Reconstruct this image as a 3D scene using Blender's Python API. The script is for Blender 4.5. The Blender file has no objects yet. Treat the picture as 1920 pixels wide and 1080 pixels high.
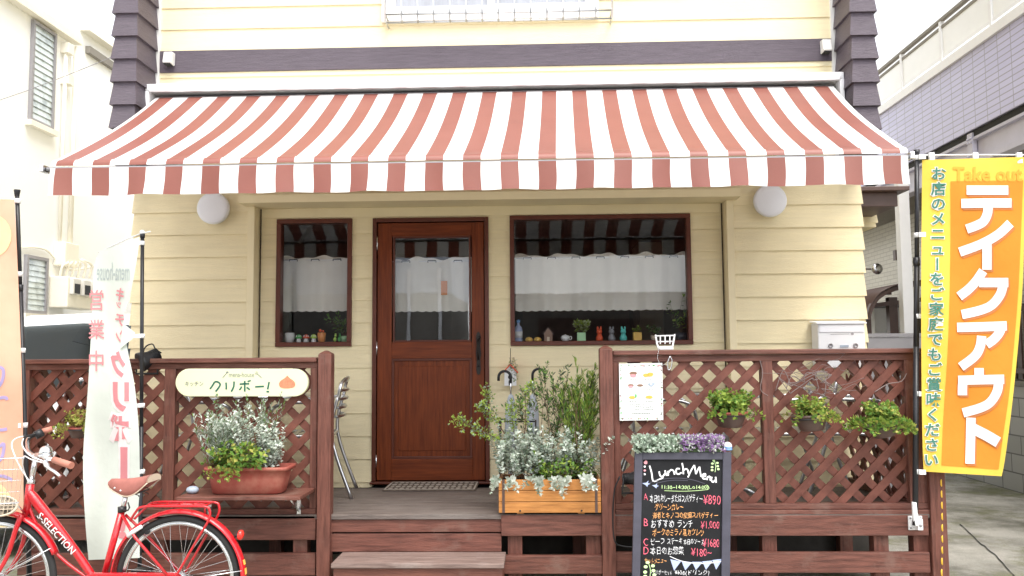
import bpy, bmesh, math, random
from mathutils import Vector, Matrix
R = math.radians
SC = bpy.context.scene
COL = SC.collection
random.seed(7)

# ------------------------------------------------------------------ camera
F = 1600.0                                   # focal length in pixels of a 1920 wide frame
CAM = Vector((0.0, -6.67, 1.50))
PITCH, YAW, ROLL = R(4.47), R(1.75), R(0.45)
fwd = Vector((-math.sin(YAW) * math.cos(PITCH), math.cos(YAW) * math.cos(PITCH), math.sin(PITCH)))
r0 = Vector((math.cos(YAW), math.sin(YAW), 0))
u0 = r0.cross(fwd)
right = r0 * math.cos(ROLL) - u0 * math.sin(ROLL)
upv = right.cross(fwd)
cam_d = bpy.data.cameras.new('camera'); cam = bpy.data.objects.new('camera', cam_d); COL.objects.link(cam)
cam_d.sensor_width = 36; cam_d.lens = F / 1920 * 36; cam_d.clip_start = 0.05; cam_d.clip_end = 500
cam.matrix_world = Matrix(((right.x, upv.x, -fwd.x, CAM.x), (right.y, upv.y, -fwd.y, CAM.y), (right.z, upv.z, -fwd.z, CAM.z), (0, 0, 0, 1)))
SC.camera = cam

# ------------------------------------------------------------------ sky, sun, exposure
SUN_EL, SUN_AZ = 63.0, 156.0                 # bright overcast, sun high behind the camera
w = bpy.data.worlds.new("World"); SC.world = w; w.use_nodes = True
nt = w.node_tree; bg = nt.nodes['Background']
sky = nt.nodes.new('ShaderNodeTexSky'); sky.sky_type = 'NISHITA'; sky.sun_disc = False
sky.sun_elevation = R(SUN_EL); sky.sun_rotation = R(SUN_AZ); sky.dust_density = 1; sky.ozone_density = 1.0; sky.air_density = 1.0
hs = nt.nodes.new('ShaderNodeHueSaturation'); hs.inputs['Saturation'].default_value = 0.16
nt.links.new(sky.outputs[0], hs.inputs['Color']); nt.links.new(hs.outputs[0], bg.inputs['Color'])
bg.inputs['Strength'].default_value = 0.15
sd = bpy.data.lights.new('sun', 'SUN'); sd.energy = 1.5; sd.angle = R(45); sd.color = (1, .95, .87)
so = bpy.data.objects.new('sun', sd); COL.objects.link(so)
az = R(SUN_AZ)
sdir = Vector((math.sin(az) * math.cos(R(SUN_EL)), math.cos(az) * math.cos(R(SUN_EL)), math.sin(R(SUN_EL))))
so.rotation_euler = (-sdir).to_track_quat('-Z', 'Y').to_euler(); so.location = (6, -12, 14)
SC.view_settings.view_transform = 'Standard'; SC.view_settings.look = 'None'; SC.view_settings.gamma = 1
SC.view_settings.exposure = 1.65
try:
    SC.cycles.max_bounces = 8; SC.cycles.diffuse_bounces = 4; SC.cycles.glossy_bounces = 4
    SC.cycles.transparent_max_bounces = 12; SC.cycles.transmission_bounces = 6
    SC.cycles.use_denoising = True; SC.cycles.sample_clamp_indirect = 6
except Exception: pass

def ray(px, py): return fwd + right * ((px - 960) / F) + upv * ((540 - py) / F)
def W(px, py, Y):
    """the point of the wall plane y = Y measured off the photograph at pixel px, py"""
    r = ray(px, py); return CAM + r * ((Y - CAM.y) / r.y)
def WP(px, py, p0, n):
    r = ray(px, py); return CAM + r * ((p0 - CAM).dot(n) / r.dot(n))
def X(px, Y, py=600): return W(px, py, Y).x
def Z(py, Y, px=960): return W(px, py, Y).z

# ------------------------------------------------------------------ materials
M = {}
def mat(name, col, rough=.55, metal=0, var=.10, vs=5, bump=0, bs=40, st=(1, 1, 1), spec=.4, coat=0, transl=0, col2=None, dirt=None, ds=2.0, dlo=.5, dhi=.7):
    m = bpy.data.materials.new(name); m.use_nodes = True; t = m.node_tree; n = t.nodes; L = t.links
    b = n['Principled BSDF']; b.inputs['Roughness'].default_value = rough; b.inputs['Metallic'].default_value = metal
    b.inputs['Specular IOR Level'].default_value = spec; b.inputs['Coat Weight'].default_value = coat; b.inputs['Coat Roughness'].default_value = .15 if rough < .45 else .4
    tc = n.new('ShaderNodeTexCoord'); mp = n.new('ShaderNodeMapping'); mp.inputs['Scale'].default_value = st
    L.new(tc.outputs['Object'], mp.inputs['Vector'])
    no = n.new('ShaderNodeTexNoise'); no.inputs['Scale'].default_value = vs; no.inputs['Detail'].default_value = 5; no.inputs['Roughness'].default_value = .6
    L.new(mp.outputs[0], no.inputs['Vector'])
    rp = n.new('ShaderNodeValToRGB'); rp.color_ramp.elements[0].position = .3; rp.color_ramp.elements[1].position = .7
    a = [max(0, c * (1 - var)) for c in col]; c2 = [min(1, c * (1 + var)) for c in (col2 or col)]
    rp.color_ramp.elements[0].color = (*a, 1); rp.color_ramp.elements[1].color = (*c2, 1)
    L.new(no.outputs['Fac'], rp.inputs['Fac']); out = rp.outputs['Color']
    if dirt:
        n2 = n.new('ShaderNodeTexNoise'); n2.inputs['Scale'].default_value = ds; n2.inputs['Detail'].default_value = 8; n2.inputs['Roughness'].default_value = .65
        L.new(tc.outputs['Object'], n2.inputs['Vector'])
        mr = n.new('ShaderNodeMapRange'); mr.inputs['From Min'].default_value = dlo; mr.inputs['From Max'].default_value = dhi
        L.new(n2.outputs['Fac'], mr.inputs['Value'])
        mx = n.new('ShaderNodeMix'); mx.data_type = 'RGBA'; L.new(mr.outputs[0], mx.inputs['Factor']); L.new(out, mx.inputs[6]); mx.inputs[7].default_value = (*dirt, 1)
        out = mx.outputs[2]
    L.new(out, b.inputs['Base Color'])
    if bump:
        n3 = n.new('ShaderNodeTexNoise'); n3.inputs['Scale'].default_value = bs; n3.inputs['Detail'].default_value = 4
        L.new(mp.outputs[0], n3.inputs['Vector'])
        bp = n.new('ShaderNodeBump'); bp.inputs['Strength'].default_value = bump; bp.inputs['Distance'].default_value = .01
        L.new(n3.outputs['Fac'], bp.inputs['Height']); L.new(bp.outputs[0], b.inputs['Normal'])
    if transl:
        tr = n.new('ShaderNodeBsdfTranslucent'); L.new(out, tr.inputs['Color']); ms = n.new('ShaderNodeMixShader'); ms.inputs[0].default_value = transl
        L.new(b.outputs[0], ms.inputs[1]); L.new(tr.outputs[0], ms.inputs[2]); L.new(ms.outputs[0], n['Material Output'].inputs['Surface'])
    M[name] = m; return m
def glass(name, tint, refl, rough=0.0):
    m = bpy.data.materials.new(name); m.use_nodes = True; t = m.node_tree; n = t.nodes; L = t.links; n.remove(n['Principled BSDF'])
    tr = n.new('ShaderNodeBsdfTransparent'); tr.inputs[0].default_value = (*tint, 1)
    gl = n.new('ShaderNodeBsdfGlossy'); gl.inputs['Roughness'].default_value = rough; gl.inputs['Color'].default_value = (.95, .97, 1, 1)
    lw = n.new('ShaderNodeLayerWeight'); lw.inputs[0].default_value = .25
    no = n.new('ShaderNodeTexNoise'); no.inputs['Scale'].default_value = 1.5
    bp = n.new('ShaderNodeBump'); bp.inputs['Strength'].default_value = .04; bp.inputs['Distance'].default_value = .02
    L.new(no.outputs['Fac'], bp.inputs['Height']); L.new(bp.outputs[0], gl.inputs['Normal'])
    mr = n.new('ShaderNodeMapRange'); mr.inputs['To Min'].default_value = refl; mr.inputs['To Max'].default_value = 1
    L.new(lw.outputs['Fresnel'], mr.inputs['Value']); mr.inputs['From Min'].default_value = .04
    ms = n.new('ShaderNodeMixShader'); L.new(mr.outputs[0], ms.inputs[0]); L.new(tr.outputs[0], ms.inputs[1]); L.new(gl.outputs[0], ms.inputs[2])
    L.new(ms.outputs[0], n['Material Output'].inputs['Surface']); M[name] = m
CREAM = (.84, .735, .48)
mat('siding', CREAM, .6, var=.05, vs=3, bump=.35, bs=30, st=(1, 1, 14), dirt=(.74, .645, .42), ds=1.3, dlo=.48, dhi=.85)
mat('trim_cream', (.82, .715, .47), .5, var=.03)
mat('dark_siding', (.102, .082, .102), .45, var=.18, vs=6, bump=.6, bs=28, st=(1, 1, 14))
mat('wood_x', (.118, .041, .029), .5, var=.34, vs=4, bump=.35, bs=22, st=(1.2, 14, 14), col2=(.148, .056, .040), dirt=(.18, .10, .078), ds=5, dlo=.55, dhi=.72)
mat('wood_z', (.118, .041, .029), .5, var=.34, vs=4, bump=.35, bs=22, st=(14, 14, 1.2), col2=(.148, .056, .040), dirt=(.18, .10, .078), ds=5, dlo=.55, dhi=.72)
mat('lattice', (.128, .040, .027), .55, var=.30, vs=7, bump=.3, bs=30, col2=(.16, .056, .039))
mat('deck_wood', (.105, .083, .073), .6, var=.35, vs=5, bump=.4, bs=24, st=(1, 16, 16), col2=(.145, .118, .105), dirt=(.19, .165, .15), ds=2.2, dlo=.5, dhi=.75)
mat('step_wood', (.16, .105, .09), .6, var=.3, vs=5, bump=.4, bs=24, st=(1, 16, 16), col2=(.21, .15, .13), dirt=(.29, .24, .22), ds=3, dlo=.5, dhi=.72)
mat('door_wood', (.128, .025, .006), .4, var=.22, vs=4, bump=.1, bs=30, st=(16, 16, 1), col2=(.178, .038, .009), spec=.25)
mat('door_wood_x', (.122, .024, .006), .4, var=.22, vs=4, bump=.1, bs=30, st=(1, 16, 16), col2=(.168, .036, .009), spec=.25)
mat('frame_wood', (.105, .026, .013), .4, var=.2, vs=8, st=(1, 10, 1))
mat('red_cloth', (.245, .078, .057), .5, var=.08, vs=3, bump=.06, bs=300, transl=.13, spec=.5, coat=.18, dirt=(.255, .09, .066), ds=1.6, dlo=.48, dhi=.85)
mat('white_cloth', (.76, .76, .75), .5, var=.05, vs=3, bump=.06, bs=300, transl=.13, spec=.6, coat=.35, dirt=(.64, .63, .60), ds=1.6, dlo=.48, dhi=.85)
mat('white_metal', (.86, .86, .87), .35, var=.03)
mat('white_plastic', (.80, .80, .80), .45, var=.03)
mat('off_white', (.74, .73, .70), .5, var=.05)
mat('lamp_white', (.80, .81, .86), .4, var=.02)
mat('black_plastic', (.015, .015, .017), .4, var=.2)
mat('black_metal', (.02, .02, .022), .35, var=.2)
mat('pole_black', (.022, .022, .026), .35, var=.2)
mat('iron', (.03, .026, .024), .5, metal=.6, var=.3)
mat('dark_gap', (.03, .03, .03), .8)
mat('aluminium', (.62, .63, .65), .28, metal=1, var=.08)
mat('alu_dull', (.12, .12, .12), .5, var=.05)
mat('steel', (.70, .71, .73), .22, metal=1, var=.06)
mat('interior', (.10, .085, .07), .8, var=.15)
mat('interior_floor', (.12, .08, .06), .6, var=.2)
mat('curtain', (.86, .84, .79), .9, var=.03, transl=.04, spec=.05, bump=.1, bs=250)
mat('terracotta', (.29, .068, .050), .6, var=.12, vs=5, dirt=(.40, .17, .12), ds=4)
mat('soil', (.05, .033, .022), .95, var=.4, vs=60)
mat('pine', (.42, .165, .042), .45, var=.22, vs=4, st=(1.5, 12, 14), col2=(.50, .22, .062), bump=.15)
mat('sign_cream', (.70, .72, .47), .5, var=.02)
mat('green_ink', (.022, .12, .08), .6, var=.1)
mat('grey_ink', (.20, .21, .19), .6)
mat('brown_ink', (.58, .22, .12), .6, var=.2, vs=60)
mat('paper', (.84, .86, .84), .6, var=.02)
mat('chalkboard', (.008, .008, .009), .45, spec=.22, var=.4, vs=5, dirt=(.020, .021, .024), ds=3, dlo=.45, dhi=.8)
mat('board_frame', (.055, .053, .072), .45, var=.15, vs=8, st=(1, 1, 2))
mat('chalk_white', (.80, .80, .82), .8, var=.1, vs=90)
mat('chalk_pink', (.72, .13, .19), .8, var=.1, vs=90)
mat('chalk_orange', (.78, .38, .14), .8, var=.1, vs=90)
mat('chalk_lime', (.55, .76, .36), .8, var=.1, vs=90)
mat('chalk_blue', (.36, .42, .62), .8, var=.1, vs=90)
mat('leaf_silver', (.42, .49, .39), .75, var=.22, vs=14, transl=.2, spec=.15, col2=(.70, .74, .68))
mat('leaf_sage', (.27, .34, .26), .7, var=.2, vs=14, transl=.2, spec=.2)
mat('leaf_green', (.135, .26, .05), .55, var=.3, vs=12, transl=.3, spec=.3)
mat('leaf_lime', (.30, .40, .075), .55, var=.25, vs=12, transl=.35, spec=.3)
mat('leaf_dark', (.055, .090, .040), .5, var=.3, vs=12, transl=.2, spec=.3)
mat('leaf_yellow', (.40, .38, .09), .6, var=.25, vs=12, transl=.3)
mat('leaf_variegated', (.42, .48, .26), .5, var=.35, vs=40, transl=.2)
mat('stem', (.14, .085, .05), .8, var=.3)
mat('twig_grey', (.22, .175, .165), .85, var=.3)
mat('flower_purple', (.34, .20, .42), .8, var=.3, vs=60, transl=.1)
mat('flower_mint', (.40, .55, .42), .8, var=.3, vs=60, transl=.1, col2=(.62, .72, .60))
mat('ban_yellow', (.86, .61, .10), .75, var=.03, bump=.5, bs=9, transl=.25, spec=.1)
mat('ban_orange', (.84, .30, .045), .75, var=.03, bump=.5, bs=9, transl=.25, spec=.1)
mat('ban_tan', (.80, .34, .05), .75, var=.03, spec=.1)
mat('ban_white', (.84, .84, .84), .75, var=.02, transl=.2, spec=.1)
mat('ban_shadow', (.50, .17, .05), .75, var=.02)
mat('ban_green', (.05, .18, .135), .75, var=.03)
mat('ban_mint', (.66, .71, .65), .8, var=.03, bump=.5, bs=9, transl=.22, spec=.05)
mat('ban_pink', (.66, .26, .28), .8, var=.05, transl=.3)
mat('ban_pale', (.86, .80, .80), .8, transl=.4)
mat('ban_grey', (.45, .50, .50), .8, transl=.3)
mat('ban_peach', (.84, .40, .27), .8, var=.08, vs=1.2, transl=.3, col2=(.86, .56, .40), bump=.4, bs=9)
mat('ban_violet', (.42, .36, .62), .8, transl=.3)
mat('ban_sun', (.90, .74, .42), .8, transl=.3)
mat('bike_red', (.50, .007, .014), .24, var=.08, coat=.6, spec=.5, dirt=(.34, .03, .03), ds=9, dlo=.54, dhi=.78)
mat('rubber', (.022, .022, .022), .7, var=.2)
mat('grip_brown', (.42, .17, .12), .6, var=.15)
mat('saddle_brown', (.30, .105, .085), .45, var=.15, vs=20)
mat('saddle_cream', (.62, .52, .40), .6, var=.1)
mat('reflector_red', (.75, .03, .02), .2, coat=.5)
mat('yellow_plastic', (.78, .48, .05), .45)
mat('mailbox_white', (.78, .79, .82), .35, var=.03)
mat('mat_light', (.42, .38, .33), .95, var=.2, vs=60, bump=.5, bs=200)
mat('mat_dark', (.10, .075, .06), .95, var=.3, vs=60)
mat('neigh_white', (.94, .95, .95), .8, var=.02, vs=1.5, bump=.1, bs=60)
mat('neigh_cream', (.91, .87, .76), .7, var=.04)
mat('opp_siding', (.62, .67, .76), .6, var=.04)
mat('foundation_shaded', (.05, .045, .04), .9, var=.3)  # near-black brown puts the deep shade under the deck into the colour
mat('concrete_block', (.25, .25, .235), .9, var=.2, vs=6, bump=.4, bs=60, dirt=(.13, .14, .10), ds=1.2, dlo=.5, dhi=.75)
mat('asphalt', (.17, .17, .17), .9, var=.2, vs=30, bump=.4, bs=200)
mat('beam_lilac', (.58, .57, .68), .5, var=.06)
mat('soffit_grey', (.27, .25, .22), .8, var=.08)
mat('brown_metal', (.10, .062, .052), .4, var=.15)
mat('grey_metal', (.32, .31, .33), .5, var=.08)
mat('car_silver', (.72, .74, .76), .25, metal=.2, coat=.8, var=.02)
mat('headlamp', (.75, .77, .80), .1, coat=1)
mat('slate_blue', (.36, .42, .50), .4, var=.25, vs=30)
mat('umbrella_clear', (.60, .64, .70), .3, transl=.5, spec=.5)
for nm, c in dict(orn_red=(.72, .10, .035), orn_grey=(.24, .25, .27), orn_teal=(.10, .56, .52), orn_mint=(.42, .70, .40), orn_ochre=(.72, .44, .09), orn_white=(.76, .76, .76), orn_blue=(.15, .32, .62), orn_green=(.10, .46, .12), orn_orange=(.70, .26, .07), orn_brown=(.26, .15, .10), orn_pink=(.75, .32, .35), orn_dark=(.03, .035, .05), orn_lime=(.45, .68, .12)).items():
    mat(nm, c, .4, var=.06, coat=.2)
glass('window_glass', (.98, .985, .98), .055)
glass('door_glass', (.96, .97, .97), .13)
glass('car_glass', (.10, .12, .13), .055)
mat('pane_grey', (.40, .41, .45), .2, var=.12, vs=3, st=(6, 1, .4), coat=.5)
mat('louver_glass', (.62, .70, .72), .12, var=.15, vs=3, coat=.8, dirt=(.30, .36, .37), ds=5, dlo=.5, dhi=.66)
mat('panel_white', (.92, .93, .93), .3, var=.02)
# ground: stained concrete with moss
def ground_mat():
    m = bpy.data.materials.new('ground'); m.use_nodes = True; t = m.node_tree; n = t.nodes; L = t.links; b = n['Principled BSDF']; b.inputs['Roughness'].default_value = .75
    tc = n.new('ShaderNodeTexCoord')
    def noise(s, d=6, r=.6):
        x = n.new('ShaderNodeTexNoise'); x.inputs['Scale'].default_value = s; x.inputs['Detail'].default_value = d; x.inputs['Roughness'].default_value = r
        L.new(tc.outputs['Object'], x.inputs['Vector']); return x
    a = noise(1.3, 10, .68); rp = n.new('ShaderNodeValToRGB'); e = rp.color_ramp.elements
    e[0].position = .36; e[0].color = (.16, .155, .125, 1); e[1].position = .60; e[1].color = (.50, .48, .43, 1); L.new(a.outputs[0], rp.inputs[0])
    g = noise(1.7, 9, .7); mr = n.new('ShaderNodeMapRange'); mr.inputs[1].default_value = .50; mr.inputs[2].default_value = .64; L.new(g.outputs[0], mr.inputs[0])
    mx = n.new('ShaderNodeMix'); mx.data_type = 'RGBA'; L.new(mr.outputs[0], mx.inputs[0]); L.new(rp.outputs[0], mx.inputs[6]); mx.inputs[7].default_value = (.17, .175, .085, 1)
    s = noise(140, 3); rs = n.new('ShaderNodeMapRange'); rs.inputs[1].default_value = .3; rs.inputs[2].default_value = .7; rs.inputs[3].default_value = .55; rs.inputs[4].default_value = 1.35; L.new(s.outputs[0], rs.inputs[0])
    mm = n.new('ShaderNodeMix'); mm.data_type = 'RGBA'; mm.blend_type = 'MULTIPLY'; mm.inputs[0].default_value = 1; L.new(mx.outputs[2], mm.inputs[6]); L.new(rs.outputs[0], mm.inputs[7])
    L.new(mm.outputs[2], b.inputs['Base Color'])
    bp = n.new('ShaderNodeBump'); bp.inputs['Strength'].default_value = .5; bp.inputs['Distance'].default_value = .01; L.new(s.outputs[0], bp.inputs['Height']); L.new(bp.outputs[0], b.inputs['Normal']); M['ground'] = m
ground_mat()
def tile_mat():
    m = bpy.data.materials.new('lilac_tile'); m.use_nodes = True; t = m.node_tree; n = t.nodes; L = t.links; b = n['Principled BSDF']; b.inputs['Roughness'].default_value = .35
    tc = n.new('ShaderNodeTexCoord'); sp = n.new('ShaderNodeSeparateXYZ'); cb = n.new('ShaderNodeCombineXYZ'); L.new(tc.outputs['Object'], sp.inputs[0]); L.new(sp.outputs['Y'], cb.inputs[0]); L.new(sp.outputs['Z'], cb.inputs[1])
    br = n.new('ShaderNodeTexBrick'); br.offset = 0; br.inputs['Scale'].default_value = 1; br.inputs['Brick Width'].default_value = .235; br.inputs['Row Height'].default_value = .062; br.inputs['Mortar Size'].default_value = .006
    br.inputs['Color1'].default_value = (.52, .51, .74, 1); br.inputs['Color2'].default_value = (.57, .56, .79, 1); br.inputs['Mortar'].default_value = (.32, .31, .42, 1)
    L.new(cb.outputs[0], br.inputs['Vector']); L.new(br.outputs['Color'], b.inputs['Base Color'])
    bp = n.new('ShaderNodeBump'); bp.inputs['Strength'].default_value = .4; bp.inputs['Distance'].default_value = .004; bp.invert = True; L.new(br.outputs['Fac'], bp.inputs['Height']); L.new(bp.outputs[0], b.inputs['Normal']); M['lilac_tile'] = m
    m2 = m.copy(); m2.name = 'cream_tile'; b2 = [x for x in m2.node_tree.nodes if x.type == 'TEX_BRICK'][0]
    b2.inputs['Color1'].default_value = (.60, .57, .50, 1); b2.inputs['Color2'].default_value = (.66, .63, .55, 1); b2.inputs['Mortar'].default_value = (.45, .42, .36, 1); b2.offset = .5; M['cream_tile'] = m2
    m3 = m.copy(); m3.name = 'block_wall'; b3 = [x for x in m3.node_tree.nodes if x.type == 'TEX_BRICK'][0]; b3.offset = .5
    b3.inputs['Brick Width'].default_value = .4; b3.inputs['Row Height'].default_value = .2; b3.inputs['Mortar Size'].default_value = .008
    b3.inputs['Color1'].default_value = (.40, .40, .38, 1); b3.inputs['Color2'].default_value = (.33, .33, .31, 1); b3.inputs['Mortar'].default_value = (.12, .12, .11, 1); M['block_wall'] = m3
tile_mat()

# ------------------------------------------------------------------ mesh builder
class MB:
    def __init__(s): s.v = []; s.f = []; s.m = []; s.s = []
    def add(s, vs, fs, mi=0, sm=False):
        o = len(s.v); s.v += [tuple(p) for p in vs]
        for f in fs: s.f.append(tuple(i + o for i in f)); s.m.append(mi); s.s.append(sm)
        return s
    def hexa(s, b, t, mi=0):
        return s.add(list(b) + list(t), [(3, 2, 1, 0), (4, 5, 6, 7), (0, 1, 5, 4), (1, 2, 6, 5), (2, 3, 7, 6), (3, 0, 4, 7)], mi)
    def box(s, x0, x1, y0, y1, z0, z1, mi=0):
        if x0 > x1: x0, x1 = x1, x0
        if y0 > y1: y0, y1 = y1, y0
        if z0 > z1: z0, z1 = z1, z0
        return s.hexa([(x0, y0, z0), (x1, y0, z0), (x1, y1, z0), (x0, y1, z0)], [(x0, y0, z1), (x1, y0, z1), (x1, y1, z1), (x0, y1, z1)], mi)
    def frust(s, x0, x1, y0, y1, z0, z1, l=0, r=0, f=0, b=0, mi=0):
        return s.hexa([(x0 - l, y0 - f, z0), (x1 + r, y0 - f, z0), (x1 + r, y1 + b, z0), (x0 - l, y1 + b, z0)], [(x0, y0, z1), (x1, y0, z1), (x1, y1, z1), (x0, y1, z1)], mi)
    def bar(s, p0, p1, w, h, mi=0, up=(0, 0, 1)):
        p0 = Vector(p0); p1 = Vector(p1); d = (p1 - p0).normalized(); up = Vector(up)
        if abs(d.dot(up)) > .98: up = Vector((0, 1, 0))
        a = d.cross(up).normalized() * (w / 2); b = a.cross(d).normalized() * (h / 2)
        return s.hexa([p0 - a - b, p0 + a - b, p0 + a + b, p0 - a + b], [p1 - a - b, p1 + a - b, p1 + a + b, p1 - a + b], mi)
    def tube(s, pts, r, n=8, mi=0, closed=False, cap=True, flat=1.0):
        P = [Vector(p) for p in pts]; k = len(P); rs = r if isinstance(r, (list, tuple)) else [r] * k
        vs = []; ref = None
        for i, p in enumerate(P):
            if closed: d = P[(i + 1) % k] - P[i - 1]
            else: d = P[min(i + 1, k - 1)] - P[max(i - 1, 0)]
            d = d.normalized() if d.length > 1e-9 else Vector((0, 0, 1))
            if ref is None: ref = Vector((0, 1, 0)) if abs(d.y) < .9 else Vector((1, 0, 0))
            a = (ref - d * ref.dot(d)).normalized(); b = d.cross(a); ref = a
            for j in range(n):
                t = 2 * math.pi * j / n; vs.append(p + a * (math.cos(t) * rs[i] * flat) + b * (math.sin(t) * rs[i]))
        fs = []
        for i in range(k if closed else k - 1):
            i2 = (i + 1) % k
            for j in range(n): fs.append((i * n + j, i * n + (j + 1) % n, i2 * n + (j + 1) % n, i2 * n + j))
        s.add(vs, fs, mi, True)
        if cap and not closed:
            o = len(s.v) - len(vs)
            s.f.append(tuple(o + j for j in range(n - 1, -1, -1))); s.m.append(mi); s.s.append(False)
            s.f.append(tuple(o + (k - 1) * n + j for j in range(n))); s.m.append(mi); s.s.append(False)
        return s
    def lathe(s, prof, c, n=20, mi=0, axis='z', sm=True, sx=1, sy=1):
        c = Vector(c); vs = []; k = len(prof)
        for r, h in prof:
            for j in range(n):
                t = 2 * math.pi * j / n; a, b = math.cos(t) * r * sx, math.sin(t) * r * sy
                vs.append(c + (Vector((a, b, h)) if axis == 'z' else Vector((a, -h, b)) if axis == 'y' else Vector((h, a, b))))
        fs = [(i * n + j, i * n + (j + 1) % n, (i + 1) * n + (j + 1) % n, (i + 1) * n + j) for i in range(k - 1) for j in range(n)]
        if axis == 'x': pass
        s.add(vs, fs, mi, sm); o = len(s.v) - len(vs)
        if prof[0][0] > 1e-5: s.f.append(tuple(o + j for j in range(n - 1, -1, -1))); s.m.append(mi); s.s.append(False)
        if prof[-1][0] > 1e-5: s.f.append(tuple(o + (k - 1) * n + j for j in range(n))); s.m.append(mi); s.s.append(False)
        return s
    def ball(s, c, r, mi=0, n=14, k=8, sx=1, sy=1, sz=1):
        return s.lathe([(r * math.sin(math.pi * i / k), -r * sz * math.cos(math.pi * i / k)) for i in range(k + 1)], c, n, mi, sx=sx, sy=sy)
    def prism(s, poly, y0, y1, mi=0):
        """polygon in x,z pushed from y0 to y1"""
        n = len(poly); a = sum(poly[i][0] * poly[(i + 1) % n][1] - poly[(i + 1) % n][0] * poly[i][1] for i in range(n))
        if a < 0: poly = poly[::-1]
        vs = [(x, y0, z) for x, z in poly] + [(x, y1, z) for x, z in poly]
        return s.add(vs, [tuple(range(n)), tuple(range(2 * n - 1, n - 1, -1))] + [(i + n, (i + 1) % n + n, (i + 1) % n, i) for i in range(n)], mi)
    def grid(s, fn, nu, nv, mi=0, sm=True):
        vs = [fn(i / nu, j / nv) for j in range(nv + 1) for i in range(nu + 1)]; o = len(s.v); s.v += [tuple(p) for p in vs]
        for j in range(nv):
            for i in range(nu):
                a = o + j * (nu + 1) + i; s.f.append((a, a + 1, a + nu + 2, a + nu + 1)); s.m.append(mi(i, j) if callable(mi) else mi); s.s.append(sm)
        return s
    def leaf(s, p, d, nrm, ln, wd, mi=0):
        d = d.normalized(); sd_ = d.cross(nrm)
        if sd_.length < 1e-4: sd_ = Vector((1, 0, 0))
        sd_.normalize(); nn = sd_.cross(d)
        m = p + d * (ln * .5)
        o = len(s.v); s.v += [tuple(p), tuple(m + sd_ * wd / 2 + nn * wd * .15), tuple(p + d * ln - nn * ln * .08), tuple(m - sd_ * wd / 2 + nn * wd * .15)]
        s.f += [(o, o + 1, o + 2), (o, o + 2, o + 3)]; s.m += [mi, mi]; s.s += [True, True]
    def build(s, name, mats, parent=None, bevel=0, solid=0, sub=0):
        if isinstance(mats, str): mats = [mats]
        if parent is not None:
            org = ORG[parent.name]
        else:
            xs = [p[0] for p in s.v]; ys = [p[1] for p in s.v]; zs = [p[2] for p in s.v]
            org = Vector(((min(xs) + max(xs)) / 2, (min(ys) + max(ys)) / 2, min(zs)))
        me = bpy.data.meshes.new(name); me.from_pydata([(p[0] - org.x, p[1] - org.y, p[2] - org.z) for p in s.v], [], s.f)
        for m in mats: me.materials.append(M[m])
        me.polygons.foreach_set('material_index', s.m); me.polygons.foreach_set('use_smooth', s.s); me.update()
        o = bpy.data.objects.new(name, me); COL.objects.link(o)
        if parent is not None: o.parent = parent
        else: o.location = org
        ORG[o.name] = org
        if sub: x = o.modifiers.new('s', 'SUBSURF'); x.levels = x.render_levels = sub
        if solid: x = o.modifiers.new('t', 'SOLIDIFY'); x.thickness = solid; x.offset = 0
        if bevel: x = o.modifiers.new('b', 'BEVEL'); x.width = bevel; x.segments = 2; x.limit_method = 'ANGLE'; x.angle_limit = R(50)
        return o
ORG = {}
def tag(o, label, cat, group=None):
    o['label'] = label; o['category'] = cat
    if group: o['group'] = group
    return o
def thing(name, label, cat, loc, group=None):
    o = bpy.data.objects.new(name, None); COL.objects.link(o); o.location = loc; o.empty_display_size = .2; ORG[o.name] = Vector(loc)
    return tag(o, label, cat, group)
def structure(o): o['kind'] = 'structure'; return o

# ------------------------------------------------------------------ lettering
_gc = {}
def glyph(s, bold=0.0, res=2):
    k = (s, bold)
    if k in _gc: return _gc[k]
    c = bpy.data.curves.new('t', 'FONT'); c.body = s; c.size = 1; c.resolution_u = res; c.offset = bold; c.fill_mode = 'FRONT'
    o = bpy.data.objects.new('t', c); COL.objects.link(o); dg = bpy.context.evaluated_depsgraph_get()
    me = bpy.data.meshes.new_from_object(o.evaluated_get(dg)); vs = [(v.co.x, v.co.y) for v in me.vertices]; fs = [tuple(p.vertices) for p in me.polygons]
    bpy.data.objects.remove(o); bpy.data.curves.remove(c); bpy.data.meshes.remove(me); _gc[k] = (vs, fs); return _gc[k]
def flat_add(mb, vs, fs, mp, off, mi, step=0):
    """2D shape in photo pixels laid on a surface by mp(px, py, offset); step cuts it fine enough to follow a waving cloth"""
    if step:
        bm = bmesh.new(); bv = [bm.verts.new((a, b, 0)) for a, b in vs]
        for f in fs:
            try: bm.faces.new([bv[i] for i in f])
            except ValueError: pass
        for ax in (0, 1):
            lo = min(v[ax] for v in vs); hi = max(v[ax] for v in vs); t = math.ceil(lo / step) * step
            while t < hi:
                co = (t, 0, 0) if ax == 0 else (0, t, 0); no = (1, 0, 0) if ax == 0 else (0, 1, 0)
                bmesh.ops.bisect_plane(bm, geom=bm.verts[:] + bm.edges[:] + bm.faces[:], plane_co=co, plane_no=no, dist=1e-4); t += step
        bm.verts.index_update(); vs = [(v.co.x, v.co.y) for v in bm.verts]; fs = [tuple(v.index for v in f.verts) for f in bm.faces]; bm.free()
    mb.add([mp(a, b, off) for a, b in vs], [f[::-1] for f in fs], mi)
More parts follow.
